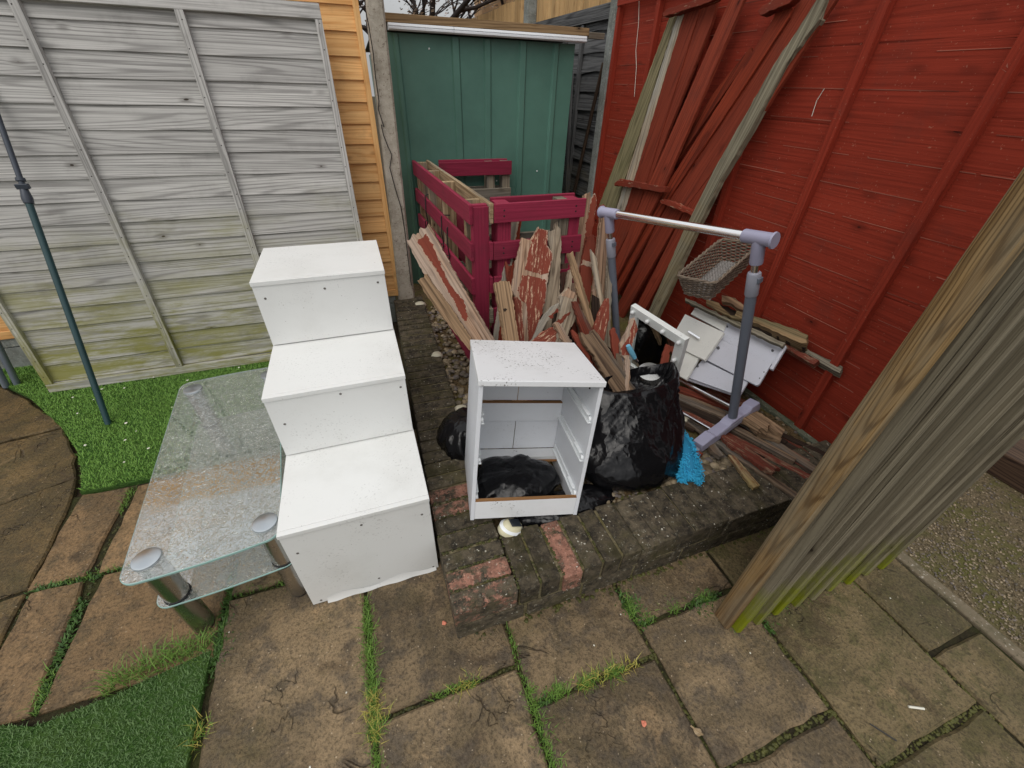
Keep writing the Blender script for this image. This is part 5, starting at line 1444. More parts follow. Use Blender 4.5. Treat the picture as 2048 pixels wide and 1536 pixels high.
# ------------------------------------------------------------------ pallets of the compost bin
def pallet(origin, X, Yin, L, thick, slat_z, label, blocks, outer_mats, inner=True, zs=.15, ztop=1.09, in_ext=(0, 0), seed_mat='palletbare', inner_mats=None):
    """stands on edge: X along, Yin away from the viewer's side"""
    T = frame((origin[0], origin[1], 0), X, Yin, (0, 0, 1))
    e = thing('pallet', (origin[0], origin[1], zs), label, 'pallet', 'red pallets forming the compost bin')
    for i, (z0, z1) in enumerate(slat_z):
        mb = MB(); mb.box((0 - .02, 0, z0), (L, .019, z1), T, 0, jit=.002)
        fix_normals(obj('slat', mb, M[outer_mats[i % len(outer_mats)]], e, bevel=.002))
        if inner:
            mb = MB(); mb.box((in_ext[0], thick - .019, z0), (L + in_ext[1], thick, z1), T, 0, jit=.002)
            fix_normals(obj('slat', mb, M[(inner_mats or ['palletgrey'])[i % len(inner_mats or [1])]], e, bevel=.002))
    for x0, x1, m in blocks:
        mb = MB(); mb.box((x0, .0195, zs), (x1, thick - .0195, ztop - .008), T, 2, jit=.001)
        fix_normals(obj('block', mb, M[m], e, bevel=.002))
    return e, T
SZ = [(1.0, 1.09), (.82, .908), (.638, .728), (.46, .548), (.28, .368), (.155, .235)]
Xl = Vector((-.06, 1.30, 0)).normalized(); Yl = Vector((Xl.y, -Xl.x, 0))
e, T = pallet((.495, 2.005), Xl, Yl, 1.36, .118, SZ, 'long maroon pallet on edge forming the left side of the compost bin', [(.0, .035, 'maroon'), (.12, .145, 'palletbare'), (.58, .61, 'palletbare'), (.95, .98, 'palletbare'), (1.31, 1.34, 'palletbare')], ['maroon'], True, in_ext=(-.03, 0), inner_mats=['palletbare', 'maroon', 'maroon', 'palletgrey', 'maroon', 'maroon'])
mb = MB(); mb.box((-.014, .0195, .16), (-.002, .1, 1.075), T, 2); fix_normals(obj('end_board', mb, M['maroon'], e, bevel=.002))
e, T = pallet((.637, 1.975), (1, .02, 0), (-.02, 1, 0), .475, .14, SZ, 'short maroon pallet on edge forming the front of the compost bin', [(.004, .075, 'maroon'), (.34, .395, 'palletgrey'), (.398, .46, 'maroon')], ['maroon'], inner_mats=['maroon', 'palletgrey'])
for z0, z1 in SZ[:5]:
    for x in (.03, .42):
        for dz in (.032, .058):
            mb = MB(); mb.lathe([(0, .0012), (.0045, .0008), (.005, 0)], 8, T @ frame((x, -.0005, z0 + dz), (1, 0, 0), (0, 0, 1), (0, -1, 0)))
            fix_normals(obj('nail', mb, M['nail'], e))
pallet((.62, 3.235), (1, 0, 0), (0, 1, 0), .525, .12, SZ, 'split maroon pallet on edge forming the rear of the compost bin', [(.34, .40, 'palletgrey'), (.46, .52, 'palletgrey')], ['maroon', 'palletgrey', 'palletgrey'], inner_mats=['maroon', 'palletgrey'])
# black wire ties round the left pallet's slats
for i, x in enumerate((.98, .55, .42)):
    mb = MB(); T = frame((.495, 2.005, 0), Xl, Yl, (0, 0, 1))
    z = .93 - .03 * i
    pts = [(x, -.004, z), (x + .01, -.006, z - .10), (x - .02, -.005, z - .16), (x + .02, -.010, z - .22), (x - .005, -.012, z - .28), (x + .02, -.006, z - .33), (x, .03, z - .34)]
    mb.tube([(x, .05, z + .005), (x, .01, z + .008)] + pts, .0034, 6, T=T)
    mb.tube([(x - .03, -.005, z - .15), (x + .03, -.012, z - .17), (x + .06, -.008, z - .24), (x + .01, -.012, z - .30)], .0032, 6, T=T)
    tag(fix_normals(obj('wire_tie', mb, M['wire'], smooth=60)), ('black wire tie near the far end of the left pallet', 'black wire tie around the middle slats of the left pallet', 'black wire tie nearest the front corner of the left pallet')[i], 'wire', 'wire ties on the left pallet')

# ------------------------------------------------------------------ stepped white unit
e = thing('stepped_unit', (-.17, 1.45, 0), 'white laminate three-step display unit on the slabs', 'step unit')
xl, xr = -.402, .056
steps = [(.912, 1.256, .0, .43), (1.256, 1.600, .0, .70), (1.600, 1.985, .0, .962)]
mb = MB()
for k, (v0, v1, z0, z1) in enumerate(steps):
    zlo = 0 if k == 0 else steps[k - 1][3] + .0005
    r = MB(); r.box((xl, v0, zlo + .004), (xr, v0 + .014, z1 - .0165), grain=0)
    ro = obj('riser', r, M['white'], e, bevel=.0012)
    r = MB(); r.box((xl - .002, v0 + .0145, z1 - .016), (xr + .002, v1 + (.013 if k < 2 else 0), z1), grain=0)
    tr_ = obj('tread', r, M['white'], e, bevel=.0015)
    r = MB(); r.box((xl - .002, v0 - .004, z1 - .0165), (xr + .002, v0 + .0137, z1 - .0002), grain=0)
    obj('edge_strip', r, M['white'], tr_, bevel=.0015)
    hs = z1 - zlo
    sp = [(xl + .03, zlo + hs * .75), (xl + .235, z1 - .05), (xr - .03, zlo + hs * .82)]
    if k == 0: sp += [(xl + .03, .02), (xr - .22, .05), (xr - .02, .018)]
    if k == 1: sp = [(xl + .035, zlo + hs * .55), (xl + .235, z1 - .035), (xr - .02, z1 - .05)]
    for x, z in sp:
        s_ = MB(); s_.lathe([(0, .0016), (.003, .0014), (.0045, 0)], 10, frame((x, v0 - .0004, z), (1, 0, 0), (0, 0, 1), (0, -1, 0)))
        fix_normals(obj('screw', s_, M['screwmat'], ro))
for x0, x1 in ((xl, xl + .014), (xr - .014, xr)):
    s_ = MB(); pl = []
    prof = [(.927, .004), (1.983, .004), (1.983, .945), (1.615, .945), (1.615, .683), (1.271, .683), (1.271, .413), (.927, .413)]
    T = frame((x0, 0, 0), (0, 1, 0), (0, 0, 1), (1, 0, 0))
    prism(s_, prof, 0, .014, T, cx=.001)
    obj('side_panel', s_, M['white'], e)
s_ = MB(); s_.box((xl + .015, 1.970, .004), (xr - .015, 1.982, .944)); obj('back_panel', s_, M['white'], e)
# peeling foot of the lowest riser
s_ = MB(); P = []
for i in range(14):
    x = xl + .05 + (xr - xl - .06) * i / 13
    P.append([(x, .9105, .028 + .012 * math.sin(i * .9)), (x, .9085, .012), (x, .904 - .002 * math.sin(i * 1.7), .001)])
s_.grid(P); obj('peeling_strip', s_, M['white'], e, smooth=60)

# ------------------------------------------------------------------ glass table
aT = R(5.2)
TT = rotz((-.60, .905, 0), aT)          # x across the short side, y along
def rrect(x0, y0, x1, y1, r, bow=0.0, n=8):
    out = []
    for cx, cy, a0 in ((x1 - r, y0 + r, -90), (x1 - r, y1 - r, 0), (x0 + r, y1 - r, 90), (x0 + r, y0 + r, 180)):
        for k in range(n + 1):
            a = R(a0 + 90 * k / n)
            out.append((cx + r * math.cos(a), cy + r * math.sin(a)))
    if bow:
        res = []
        for i, p in enumerate(out):
            q = out[(i + 1) % len(out)]
            res.append(p)
            if abs(p[0] - q[0]) > .1 and abs(p[1] - q[1]) < .02:
                s_ = -1 if p[1] < (y0 + y1) / 2 else 1
                for k in range(1, 10):
                    t = k / 10
                    res.append((p[0] + (q[0] - p[0]) * t, p[1] + s_ * bow * 4 * t * (1 - t)))
        out = res
    return out
e = thing('coffee_table', (-.62, 1.40, 0), 'rain-wet glass coffee table with thick steel legs beside the white steps', 'table')
def pane(name, pl, z0, z1, mat):
    mb = MB(); prism(mb, pl, z0, z1, TT, cx=.002)
    for i in range(len(mb.f)):
        if len(mb.f[i]) == 4: mb.mi[i] = 1
    return obj(name, mb, [mat, M['glassedge']], e)
pane('glass_top', rrect(-.205, .0, .205, 1.03, .045, .006), .402, .410, M['glass'])
pane('glass_shelf', rrect(-.205, .035, .20, .98, .042, .004), .205, .211, M['glass2'])
for lx, ly in ((-.148, .072), (.158, .072), (-.148, .958), (.158, .958)):
    lg = MB(); Tl = TT @ Matrix.Translation((lx, ly, 0))
    lg.lathe([(0, .012), (.034, .012), (.034, .204)], 32, Tl); lg.lathe([(.034, .212), (.034, .4015), (0, .4015)], 32, Tl)
    lo = obj('leg', lg, M['steel'], e, smooth=40)
    c_ = MB(); c_.lathe([(0, .4165), (.030, .4165), (.036, .4145), (.0375, .4102)], 40, Tl)
    obj('cap', c_, M['cap'], lo, smooth=30)
    c_ = MB(); c_.lathe([(.034, .200), (.0365, .2002), (.0365, .2045), (.034, .2047)], 32, Tl); c_.lathe([(.034, .2115), (.0365, .2117), (.0365, .2165), (.034, .217)], 32, Tl)
    obj('collar', c_, M['blackrubber'], lo, smooth=30)
    c_ = MB(); c_.lathe([(0, .0), (.030, .0), (.031, .0115), (0, .0115)], 24, Tl); obj('foot', c_, M['blackrubber'], lo, smooth=30)

# ------------------------------------------------------------------ green pole and pipes
e = thing('telescopic_pole', (-1.475, 2.28, 0), 'dark green telescopic pole leaning on the grey fence panel', 'pole')
A = Vector((-1.475, 2.28, .005)); B = Vector((-1.466, 2.925, 1.50))
def pp(t): return A + (B - A) * t
mb = MB(); mb.tube([pp(0), pp(.70)], .0142, 16); obj('lower_tube', mb, M['polegreen'], e, smooth=50)
mb = MB(); mb.tube([pp(.70), pp(1)], .0112, 16); obj('upper_tube', mb, M['poletop'], e, smooth=50)
mb = MB(); mb.tube([pp(.685), pp(.70), pp(.715), pp(.73)], [.018, .021, .017, .014], 16); mb.tube([pp(.745), pp(.755)], [.0175, .0175], 16)
mb.box((-.024, -.010, -.011), (.024, .010, .011), Matrix.Translation(pp(.733) + Vector((.004, -.01, 0))))
obj('clamp', mb, M['poletop'], e, smooth=50, bevel=.002)
for i, (u, v_) in enumerate(((-2.172, 2.855), (-2.127, 2.868))):
    mb = MB(); mb.tube([(u, v_, .004), (u + .047, v_ + .002, .237), (u + .10, v_ + .004, .50)], .0165, 16)
    tag(obj('metal_pipe', mb, M['galv'], smooth=50), ('grey metal pipe standing on the lawn, nearer the edge of the photo', 'grey metal pipe standing on the lawn, nearer the leaning panel')[i], 'pipe', 'grey pipes by the lawn')

# ------------------------------------------------------------------ white drawer cabinet carcass
TC = frame((.194, .916, .24), (.977, -.19, -.092), (.174, .971, -.162), (.12, .142, .983))
w_, d_, h_ = .414, .353, .581
e = thing('drawer_cabinet', tuple(TC @ Vector((w_ / 2, d_ / 2, 0))), 'dirty white drawer cabinet without drawers, tilted on black bags', 'cabinet')
def cb_(name, lo, hi, mat='whitein', bev=.001, parent=None):
    mb = MB(); mb.box(lo, hi, TC); return obj(name, mb, M[mat], parent or e, bevel=bev)
cb_('top_panel', (-.003, -.008, h_ - .020), (w_ + .003, d_, h_), 'whitedirty', .0025)
sl_ = cb_('side_panel', (0, 0, 0), (.014, d_ - .002, h_ - .0205), 'whitein')
sr_ = cb_('side_panel', (w_ - .014, 0, 0), (w_, d_ - .002, h_ - .0205), 'whitein')
cb_('back_panel', (.0145, d_ - .012, .322), (.205, d_ - .008, h_ - .021), 'whitein')
cb_('back_panel', (.2075, d_ - .012, .322), (w_ - .0145, d_ - .008, h_ - .021), 'whitein')
cb_('back_panel', (.0145, d_ - .012, .078), (.2085, d_ - .008, .229), 'whitein')
cb_('back_panel', (.211, d_ - .012, .078), (w_ - .0145, d_ - .008, .229), 'whitein')
cb_('back_rail', (.0145, d_ - .030, .231), (w_ - .0145, d_ - .0125, .317), 'whitein')
cb_('rail_edge', (.0145, d_ - .030, .3172), (w_ - .0145, d_ - .0125, .3195), 'chipboard', 0)
cb_('floor_rail', (.0145, d_ - .075, .060), (w_ - .0145, d_ - .013, .076), 'whitedirty')
cb_('rail_edge', (.0145, d_ - .0765, .048), (w_ - .0145, d_ - .0745, .0595), 'chipboard', 0)
cb_('kick_board', (.0145, .001, .004), (w_ - .0145, .016, .086), 'whitedirty')
cb_('rail_edge', (.0145, .001, .0862), (w_ - .0145, .0165, .0885), 'chipboard', 0)
for z in (.425, .262, .096):
    for sd_, par in ((1, sr_), (-1, sl_)):
        xb = w_ - .0143 if sd_ > 0 else .0143
        a, b = sorted((xb, xb - sd_ * .006)); a2, b2 = sorted((xb, xb - sd_ * .013))
        rn_ = MB()
        rn_.box((a, .035, z - .012), (b, .325, z + .012), TC)
        rn_.box((a2, .012, z - .015), (b2, .325, z - .011), TC)
        rn_.box((a2, .03, z + .010), (b2, .10, z + .013), TC)
        rn_.lathe([(0, 0), (.0095, .0), (.0095, .009), (0, .009)], 16, TC @ frame((xb, .022, z - .002), (0, 1, 0), (0, 0, 1), (-sd_, 0, 0)))
        fix_normals(obj('drawer_runner', rn_, M['whiteplastic'], par, bevel=.0006))
mb = MB(); mb.box((w_ - .05, -.0003, h_ - .030), (w_ - .046, .004, h_ - .0245), TC)
obj('bracket', mb, M['nail'], e)

# ------------------------------------------------------------------ black bags
def bag(name, rings, label, n=96, amp=.03, fr=9.0, seed=0, pleat=1.0, peak=None):
    """rings: list of (cx, cy, z or function(theta), rx, ry)"""
    P = []
    for i, (cx, cy, z, rx, ry) in enumerate(rings):
        row = []
        s_ = i / (len(rings) - 1)
        for k in range(n):
            th = 2 * math.pi * k / n
            zz = z(th) if callable(z) else z
            dx, dy = math.cos(th), math.sin(th)
            q = Vector((cx + dx * rx, cy + dy * ry, zz))
            f1 = mnoise.noise(Vector((q.x * fr + seed, q.y * fr, q.z * fr * .6)))
            ta = th + q.z * 3.2
            f2 = 1 - abs(mnoise.noise(Vector((math.cos(ta) * 1.9 + seed, math.sin(ta) * 1.9, q.z * 2.2)))) * 2.2
            tb = th * 1 - q.z * 4.5
            f3 = 1 - abs(mnoise.noise(Vector((math.cos(tb) * 3.4 + seed, math.sin(tb) * 3.4 + 9, q.z * 3.0)))) * 2.4
            f4 = 0
            if peak is not None:
                aw = (th - peak[0] + math.pi) % (2 * math.pi) - math.pi
                px_, py_ = abs(aw) * .24 * (1 if aw < 0 else .9), peak[1] - q.z
                fi = math.atan2(py_, px_ + .02); rd = math.hypot(px_, py_)
                wgt = min(1, rd / .10) * math.exp(-max(0, rd - .22) / .16)
                f4 = (1 - abs(mnoise.noise(Vector((fi * 5.2 + seed, rd * 1.2, (1 if aw < 0 else 7)))) ) * 2.6) * wgt
            k_ = 1 + amp / max(rx, .03) * (f1 * 1.3 + max(-.6, f2) * .42 * pleat + max(-.5, f3) * .16 + f4 * .55 - .35)
            row.append((cx + dx * rx * k_, cy + dy * ry * k_, zz + amp * .3 * f1))
        P.append(row)
    mb = MB(); mb.grid(P, None, None, 0, True)
    mb.add(P[0], [tuple(range(n - 1, -1, -1))])
    mb.add(P[-1], [tuple(range(n))])
    o = fix_normals(obj(name, mb, M['bag'], smooth=85))
    return tag(o, label, 'bin bag', 'black bin bags')
def rim(th):
    return .494 + .020 * math.cos(th + R(40)) + .040 * max(0, math.cos(th - R(4))) ** 8 + .03 * max(0, math.cos(th - R(180))) ** 2
rings = [(.975, 1.08, .150, .06, .05), (.975, 1.08, .150, .17, .14), (.97, 1.08, .154, .235, .19), (.968, 1.082, .170, .266, .212), (.967, 1.084, .195, .280, .222), (.967, 1.088, .23, .284, .224), (.97, 1.095, .27, .278, .215)]
for i in range(18):
    t = (i + 1) / 18
    zf = (lambda t: (lambda th: .27 + (rim(th) - .27) * t))(t)
    rings.append((.97 + .055 * t, 1.095 + .115 * t, zf, .278 - .100 * t ** .9 + .012 * math.sin(t * 9), .215 - .125 * t ** .95))
rings += [(1.025, 1.212, lambda th: rim(th) - .003, .172, .085), (1.025, 1.212, lambda th: rim(th) * .5 + .21, .16, .08), (1.025, 1.212, lambda th: .42, .14, .075), (1.025, 1.212, .415, .04, .03)]
bag('bin_bag', rings, 'large black bin bag full of wood offcuts beside the drawer cabinet', 260, .028, 3.0, 3, .8, (R(4), .54))
def mound(name, c, rx, ry, h, label, seed, amp=.03, lean=(0, 0), n=80, T=None):
    rg = []
    for i in range(16):
        t = i / 15
        a = t * math.pi * .5
        rg.append((c[0] + lean[0] * t, c[1] + lean[1] * t, c[2] + h * math.sin(a) ** 1.1, rx * (math.cos(a) ** .7 if i < 15 else .03), ry * (math.cos(a) ** .7 if i < 15 else .03)))
    o = bag(name, rg, label, n, amp, 9, seed)
    return o
mound('bin_bag', (.275, 1.40, .150), .115, .15, .155, 'small crumpled black bag behind the left side of the cabinet', 21, .03, (.02, .03))
mound('bin_bag', (.60, .925, .145), .23, .085, .055, 'flattened black bag squashed under the front of the cabinet', 33, .025)
mound('bin_bag', (1.07, 1.74, .140), .20, .22, .30, 'black bag behind the mirror and the wood heap', 41, .035)
mb_o = mound('bin_bag', (.425, 1.065, .205), .172, .150, .085, 'crumpled black bag lying inside the drawer cabinet', 57, .04)

# ------------------------------------------------------------------ garment rack
TR = frame((1.382, 1.82, .185), (.205, -.973, .109), (.953, .224, .206), (-.224, .062, .973))
RW, RH = .782, .881
e = thing('garment_rack', tuple(TR @ Vector((RW / 2, 0, -.08))), 'chrome and lilac garment rack standing askew on the old boards', 'garment rack')
def tb_(name, pts, r, mat, parent=None, n=20):
    mb = MB(); mb.tube(pts, r, n, T=TR); return fix_normals(obj(name, mb, M[mat], parent or e, smooth=40))
tb_('rail', [(.01, 0, RH), (RW - .02, 0, RH)], .0175, 'chrome')
for x, sg in ((0, -1), (RW, 1)):
    up = tb_('upright', [(x, 0, .0), (x, 0, .70)], .0205, 'greytube')
    tb_('collar', [(x, 0, .655), (x, 0, .66), (x, 0, .745), (x, 0, .75)], [.022, .0245, .0245, .0225], 'lilacgrey', up)
    mb = MB(); mb.box((x + .018, -.012, .715), (x + .030, .012, .735), TR); fix_normals(obj('catch', mb, M['greytube'], up, bevel=.002))
    tb_('inner_tube', [(x, 0, .74), (x, 0, .80)], .0145, 'chrome', up)
    mb = MB()
    mb.tube([(x, 0, .785), (x, 0, .79), (x, 0, RH)], [.022, .0235, .0235], 20, T=TR)
    mb.tube([(x - sg * .062, 0, RH), (x - sg * .058, 0, RH), (x + sg * .045, 0, RH), (x + sg * .047, 0, RH), (x + sg * .049, 0, RH), (x + sg * .056, 0, RH)], [.0225, .0245, .0245, .0255, .0295, .028], 22, T=TR)
    fix_normals(obj('corner_joint', mb, M['lilac'], e, smooth=40))
    bm_ = MB()
    prof = [(-.245, -.014), (-.243, .0), (-.16, .006), (-.145, -.003), (-.06, -.002), (-.035, .008), (.035, .008), (.06, -.002), (.10, -.003), (.115, .010), (.172, .006), (.178, -.012), (.176, -.040), (-.14, -.046), (-.243, -.042)]
    prism(bm_, [(p[0], p[1]) for p in prof], -.026, .026, TR @ frame((x, 0, 0), (0, 1, 0), (0, 0, 1), (1, 0, 0)), cx=.004)
    fb = fix_normals(obj('base_beam', bm_, M['lilac'], e, bevel=.004))
    g_ = MB(); g_.box((x - .0275, -.13, -.022), (x + .0275, .09, -.012), TR); fix_normals(obj('groove', g_, M['lilacgrey'], fb, bevel=.001))
    for y in (-.252, .182):
        c_ = MB(); c_.lathe([(0, -.011), (.020, -.011), (.0235, -.008), (.0235, .008), (.020, .011), (0, .011)], 24, TR @ frame((x + .004, y, -.050), (0, 1, 0), (0, 0, 1), (1, 0, 0)))
        fix_normals(obj('caster', c_, M['lilacgrey'], fb, smooth=40))
for y in (-.115, .085):
    tb_('base_bar', [(.02, y, -.022), (RW - .02, y, -.022)], .0105, 'chrome')

# ------------------------------------------------------------------ bulb mirror
TMr = frame((1.291, 1.643, .252), (.236, -.967, -.093), (.955, .213, .207), (-.18, -.138, .974))
MW, MH, BW = .342, .427, .048
e = thing('bulb_mirror', tuple(TMr @ Vector((MW / 2, 0, 0))), 'white framed dressing mirror with round bulbs leaning by the bin bag', 'mirror')
fr_ = MB()
fr_.box((0, 0, MH - BW), (MW, .030, MH), TMr); fr_.box((0, 0, 0), (MW, .030, BW), TMr)
fr_.box((0, .0003, BW), (BW, .030, MH - BW), TMr); fr_.box((MW - BW, .0003, BW), (MW, .030, MH - BW), TMr)
fix_normals(obj('frame', fr_, M['mirrorframe'], e, bevel=.0015))
g_ = MB(); g_.box((BW - .002, .010, BW - .002), (MW - BW + .002, .014, MH - BW + .002), TMr); fix_normals(obj('mirror_glass', g_, M['mirror'], e))
for x, z in ((.024, MH - .026), (.122, MH - .024), (.220, MH - .024), (MW - .024, MH - .026), (MW - .024, .29), (MW - .024, .18), (.024, .29), (.024, .18), (MW - .024, .06), (.024, .06)):
    b_ = MB(); prof = [(.0075, 0), (.0075, .004)] + [(.0115 * math.cos(a), .010 + .0115 * math.sin(a)) for a in [R(k) for k in range(-50, 91, 14)]]
    b_.lathe(prof, 18, TMr @ frame((x, 0, z), (1, 0, 0), (0, 0, 1), (0, -1, 0)))
    fix_normals(obj('bulb', b_, M['bulb'], e, smooth=60))

# ------------------------------------------------------------------ wicker basket
TB = frame((1.466, 1.572, .696), (.377, -.92, .108), (.891, .392, .227), (-.251, .011, .968))
e = thing('wicker_basket', tuple(TB @ Vector((.106, .243, 0))), 'shallow grey-brown wicker basket perched on the old timbers', 'basket')
bx, by, bh, tp = .193, .441, .108, .027
def per(z, off, m):
    k = tp * (1 - z / bh)
    x0, y0, x1, y1 = k, k, bx - k, by - k; r = .028
    pl = rrect(x0 - off, y0 - off, x1 + off, y1 + off, r, 0, 6)
    Ls = [0]
    for i in range(len(pl)):
        a, b = pl[i], pl[(i + 1) % len(pl)]
        Ls.append(Ls[-1] + math.hypot(b[0] - a[0], b[1] - a[1]))
    out = []; j = 0
    for q in range(m):
        s_ = Ls[-1] * q / m
        while Ls[j + 1] < s_: j += 1
        a, b = pl[j % len(pl)], pl[(j + 1) % len(pl)]
        t = (s_ - Ls[j]) / max(1e-9, Ls[j + 1] - Ls[j])
        nx, ny = (b[1] - a[1]), -(b[0] - a[0]); L = math.hypot(nx, ny) or 1
        out.append((a[0] + (b[0] - a[0]) * t, a[1] + (b[1] - a[1]) * t, nx / L, ny / L))
    return out
NS = 46
wv = MB()
zs_ = [.005 + i * .0077 for i in range(14)]
for ri, z in enumerate(zs_):
    p_ = per(z, 0, NS * 4)
    pts = []
    for q, (x, y, nx, ny) in enumerate(p_):
        s_ = .0042 * math.sin(q / 4 * math.pi + (math.pi if ri % 2 else 0))
        pts.append((x + nx * s_, y + ny * s_, z + random.uniform(-.0012, .0012)))
    pts.append(pts[0])
    wv.tube(pts, random.uniform(.0037, .0044), 6, cap=False, T=TB, flat=1.0)
obj('woven_side', wv, M['wicker'], e, smooth=60)
st = MB()
for q in range(NS):
    lo = per(0, 0, NS)[q]; hi = per(bh, 0, NS)[q]
    st.tube([(lo[0], lo[1], 0), (hi[0], hi[1], bh)], .0022, 5, T=TB)
obj('stakes', st, M['wickergrey'], e, smooth=60)
bs = MB()
k = tp; x = k + .004
i = 0
while x < bx - k:
    pts = [(x, k + (by - 2 * k) * q / 60, .004 + .0035 * math.sin(q * math.pi / 2 + (math.pi if i % 2 else 0))) for q in range(61)]
    bs.tube(pts, .0038, 5, T=TB); x += .0078; i += 1
for q in range(14):
    y = k + (by - 2 * k) * (q + .5) / 14
    bs.tube([(k, y, .004), (bx - k, y, .004)], .003, 5, T=TB)
obj('woven_base', bs, M['wickergrey'], e, smooth=60)
rm = MB()
for s0 in (0, math.pi):
    p_ = per(bh, .001, NS * 4); pts = []
    for q, (x, y, nx, ny) in enumerate(p_):
        a = q * .55 + s0
        pts.append((x + nx * .004 * math.cos(a), y + ny * .004 * math.cos(a), bh + .003 + .004 * math.sin(a)))
    pts.append(pts[0]); rm.tube(pts, .0046, 6, cap=False, T=TB)
obj('rim', rm, M['wicker'], e, smooth=60)

# ------------------------------------------------------------------ small things in the bed
e = thing('mop_head', (1.20, .98, .16), 'fluffy bright blue mop head lying on the bed beside the bin bag', 'mop head')
def mopc(t):
    return Vector((1.245 - .10 * t, 1.075 - .235 * t, .215 - .02 * t + .02 * math.sin(t * 3.1)))
mb = MB(); mb.tube([mopc(k / 8) for k in range(9)], [.02, .042, .05, .052, .05, .048, .045, .04, .022], 16, flat=.8)
obj('pad', mb, M['mopback'], e, smooth=80)
mb = MB()
for i in range(3600):
    t = random.uniform(-.02, 1.02); c = mopc(min(1, max(0, t)))
    a = random.uniform(0, 2 * math.pi)
    ax = Vector((.92, -.39, 0)); nrm_ = ax * math.cos(a) + Vector((0, 0, 1)) * math.sin(a) * .8
    p0 = c + nrm_ * random.uniform(.030, .047) * (1 if .1 < t < .9 else .8)
    tang = Vector((random.gauss(0, 1), random.gauss(0, 1), random.gauss(0, .9) - .3))
    if t > .85: tang += Vector((-.2, -.9, -.6))
    tang.normalize()
    side = tang.cross(nrm_)
    p1 = p0 + nrm_ * random.uniform(.004, .010) + tang * .007
    p2 = p1 + tang * random.uniform(.006, .013) + side * random.uniform(-.006, .006)
    p3 = p2 + tang * .004 + side * random.uniform(-.008, .008) - nrm_ * .006
    for p in (p1, p2, p3): p.z = max(p.z, .152)
    mb.tube([p0, p1, p2, p3], [.0018, .0021, .0019, .0012], 4)
obj('fringe', mb, M['mop'], e, smooth=60)
o = thing('strainer', (1.17, 1.32, .45), 'perforated steel strainer cup with pale blue handle stuck in the bin bag', 'strainer')
mb = MB(); mb.tube([(1.062, 1.345, .598), (1.072, 1.340, .580), (1.090, 1.335, .552), (1.104, 1.33, .53)], [.010, .0135, .0125, .010], 14); obj('handle', mb, M['bluehandle'], o, smooth=50)
mb = MB(); mb.tube([(1.104, 1.33, .530), (1.118, 1.325, .512)], .008, 12); obj('ferrule', mb, M['chrome'], o, smooth=50)
mb = MB(); Ts = frame((1.178, 1.29, .458), Vector((.85, -.5, .12)).normalized(), Vector((.45, .85, .27)).normalized(), Vector((-.24, -.17, .955)).normalized())
mb.lathe([(.062, -.09), (.064, -.02), (.063, .0), (.056, .010), (.03, .014), (0, .015)], 36, Ts)
cup = fix_normals(obj('cup', mb, M['steel'], o, smooth=40))
mb = MB()
for i in range(-4, 5):
    for j in range(-4, 5):
        if i * i + j * j < 17 and i * i + j * j > 0:
            x, y = i * .0105 + (j % 2) * .005, j * .0095
            r_ = math.hypot(x, y)
            mb.lathe([(0, .0005), (.0022, .0004), (.0026, 0)], 7, Ts @ Matrix.Translation((x, y, .0155 - .010 * (r_ / .056) ** 2)))
fix_normals(obj('perforations', mb, M['hole'], cup))

mb = MB(); Tg = frame((.325, .872, .160), Vector((.86, .1, -.5)).normalized(), Vector((-.1, .99, .02)).normalized(), Vector((.5, .03, .86)).normalized())
e = thing('solar_light', tuple(Tg @ Vector((0, 0, 0))), 'cream plastic solar light fallen under the front of the cabinet', 'solar light')
mb.lathe([(0, .0), (.040, .0), (.052, .015), (.050, .035), (.038, .052), (.030, .056), (0, .058)], 28, Tg @ Matrix.Diagonal((1.0, .75, 1, 1)))
obj('body', mb, M['cream'], e, smooth=50)
mb = MB(); mb.box((-.022, -.018, .0575), (.026, .018, .0615), Tg); fix_normals(obj('solar_cell', mb, M['solarglass'], e, bevel=.002))
mb = MB(); mb.lathe([(.040, .046), (.052, .038), (.054, .034), (.050, .032)], 28, Tg @ Matrix.Diagonal((1.0, .75, 1, 1))); fix_normals(obj('bezel', mb, M['whiteplastic'], e, smooth=50))

for (x, y, z, r_, fl, lab) in ((.31, 2.18, .175, .040, .6, 'large pale rounded stone on the pebbles beside the left pallet'),
                               (.325, 2.93, .175, .042, .6, 'pale rounded stone at the foot of the speckled concrete post'),
                               (.325, 1.62, .185, .034, .55, 'pale stone behind the small crumpled black bag'),
                               (1.39, 1.19, .19, .016, .7, 'small white stone between the boards and the bin bag')):
    mb = MB(); lump(mb, (x, y, z), r_, fl, .10); tag(obj('stone', mb, M['shell'], smooth=80), lab, 'stone', 'pale stones on the bed')
for (x, y, lab) in ((.035, .70, 'salmon brick chip beside the corner of the brick wall'), (.545, .225, 'salmon brick chip in the middle of a paving slab')):
    mb = MB(); lump(mb, (x, y, .004), .0075, .7, .3); tag(obj('brick_chip', mb, M['brickchip']), lab, 'brick chip', 'loose brick chips')
mb = MB()
lump(mb, (.685, .155, .006), .012, .3, .3); mb.tube([(.675, .175, .006), (.682, .16, .010), (.695, .145, .007)], .0025, 6)
tag(obj('dry_leaf', mb, M['palletbare'], smooth=60), 'curled dry leaf in a joint of the paving', 'leaf')
mb = MB(); mb.tube([(1.36, -.01, .005), (1.40, -.03, .007)], .0035, 6)
tag(obj('twig', mb, M['petal']), 'short white twig on a paving joint by the edge slabs', 'twig')
mb = MB(); mb.tube([(1.20, .0, .005), (1.235, -.055, .006)], .002, 6)
tag(obj('twig', mb, M['wire']), 'thin black twig on a paving slab', 'twig')

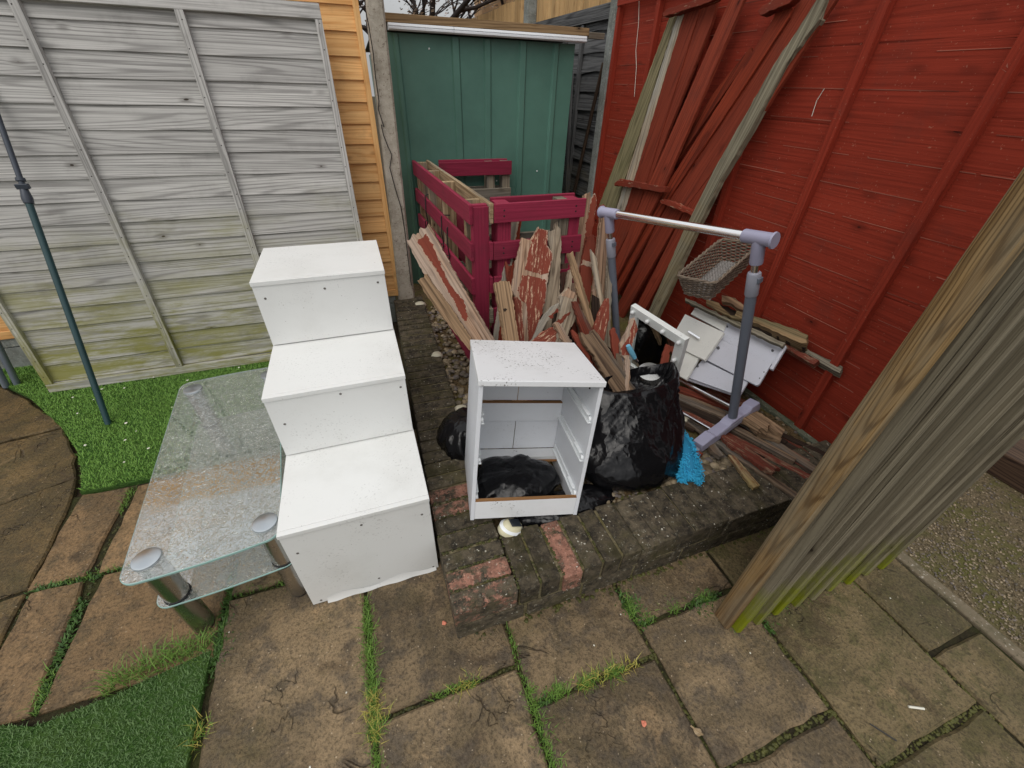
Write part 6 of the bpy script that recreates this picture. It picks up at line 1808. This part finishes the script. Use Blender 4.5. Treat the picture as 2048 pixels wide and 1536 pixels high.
# ------------------------------------------------------------------ wooden screen in the right foreground
e = thing('wooden_screen', (1.4, .39, 0), 'upright feather-edge board screen with brown post at the near right', 'screen')
LEAN = Matrix(((1, 0, .022, 0), (0, 1, 0, 0), (0, 0, 1, 0), (0, 0, 0, 1)))      # the whole screen leans a little to the right
mb = MB(); mb.box((.972, .357, .003), (1.000, .418, 1.86), LEAN, grain=2)
po = fix_normals(obj('end_post', mb, M['brownpost'], e, bevel=.008, seg=3))
mb = MB(); u = 1.0005
rs = random.Random(4)
while u < 1.82:
    w2 = rs.uniform(.082, .102); z0 = rs.uniform(.004, .012)
    rnd = rr(); vs, uvs = [], []
    n = 26
    yo = rs.uniform(-.003, .003)
    for i in range(n + 1):
        z = z0 + (1.86 - z0) * i / n
        b1 = .0015 * mnoise.noise(Vector((u * 9, z * 1.3, 0))); b2 = yo + .0025 * mnoise.noise(Vector((u * 5, z * 2, 5)))
        h1 = w2 * .36
        ring = [(u + .002 + b1, .376, z), (u + .003 + b1, .338 + b2, z), (u + h1 * .5 + b1, .334 + b2, z), (u + h1 - .003 + b1, .337 + b2, z), (u + h1 + b1, .356 + b2, z), (u + h1 + .005 + b1, .357 + b2, z), (u + h1 + .008 + b1, .347 + b2, z), (u + w2 - .005 + b1, .351 + b2, z), (u + w2 - .003 + b1, .372, z), (u + w2, .376, z)]
        vs += ring; uvs += [(z, -.03), (z, .0), (z, h1 * .5), (z, h1), (z, h1 + .02), (z, h1 + .03), (z, h1 + .04), (z, w2 + .03), (z, w2 + .05), (z, w2 + .06)]
    fs = [(i * 10 + j, i * 10 + (j + 1) % 10, (i + 1) * 10 + (j + 1) % 10, (i + 1) * 10 + j) for i in range(n) for j in range(10)]
    fs += [tuple(range(10)), tuple(n * 10 + j for j in range(9, -1, -1))]
    mb.add(vs, fs, uvs, rnd, 0, LEAN); u += w2
fix_normals(obj('boards', mb, M['screen'], e))
for z in (.25, 1.0, 1.7):
    mb = MB(); mb.box((1.0005, .378, z), (1.84, .417, z + .07), LEAN); obj('rail', mb, M['screen'], e, bevel=.003)
mb = MB(); mb.box((2.83, -.6, -.005), (3.06, .58, .13), grain=1)
tag(obj('sleeper', mb, M['sleeper'], bevel=.006), 'dark timber sleeper lying beyond the gravel strip', 'sleeper')
bpy.context.view_layer.update()
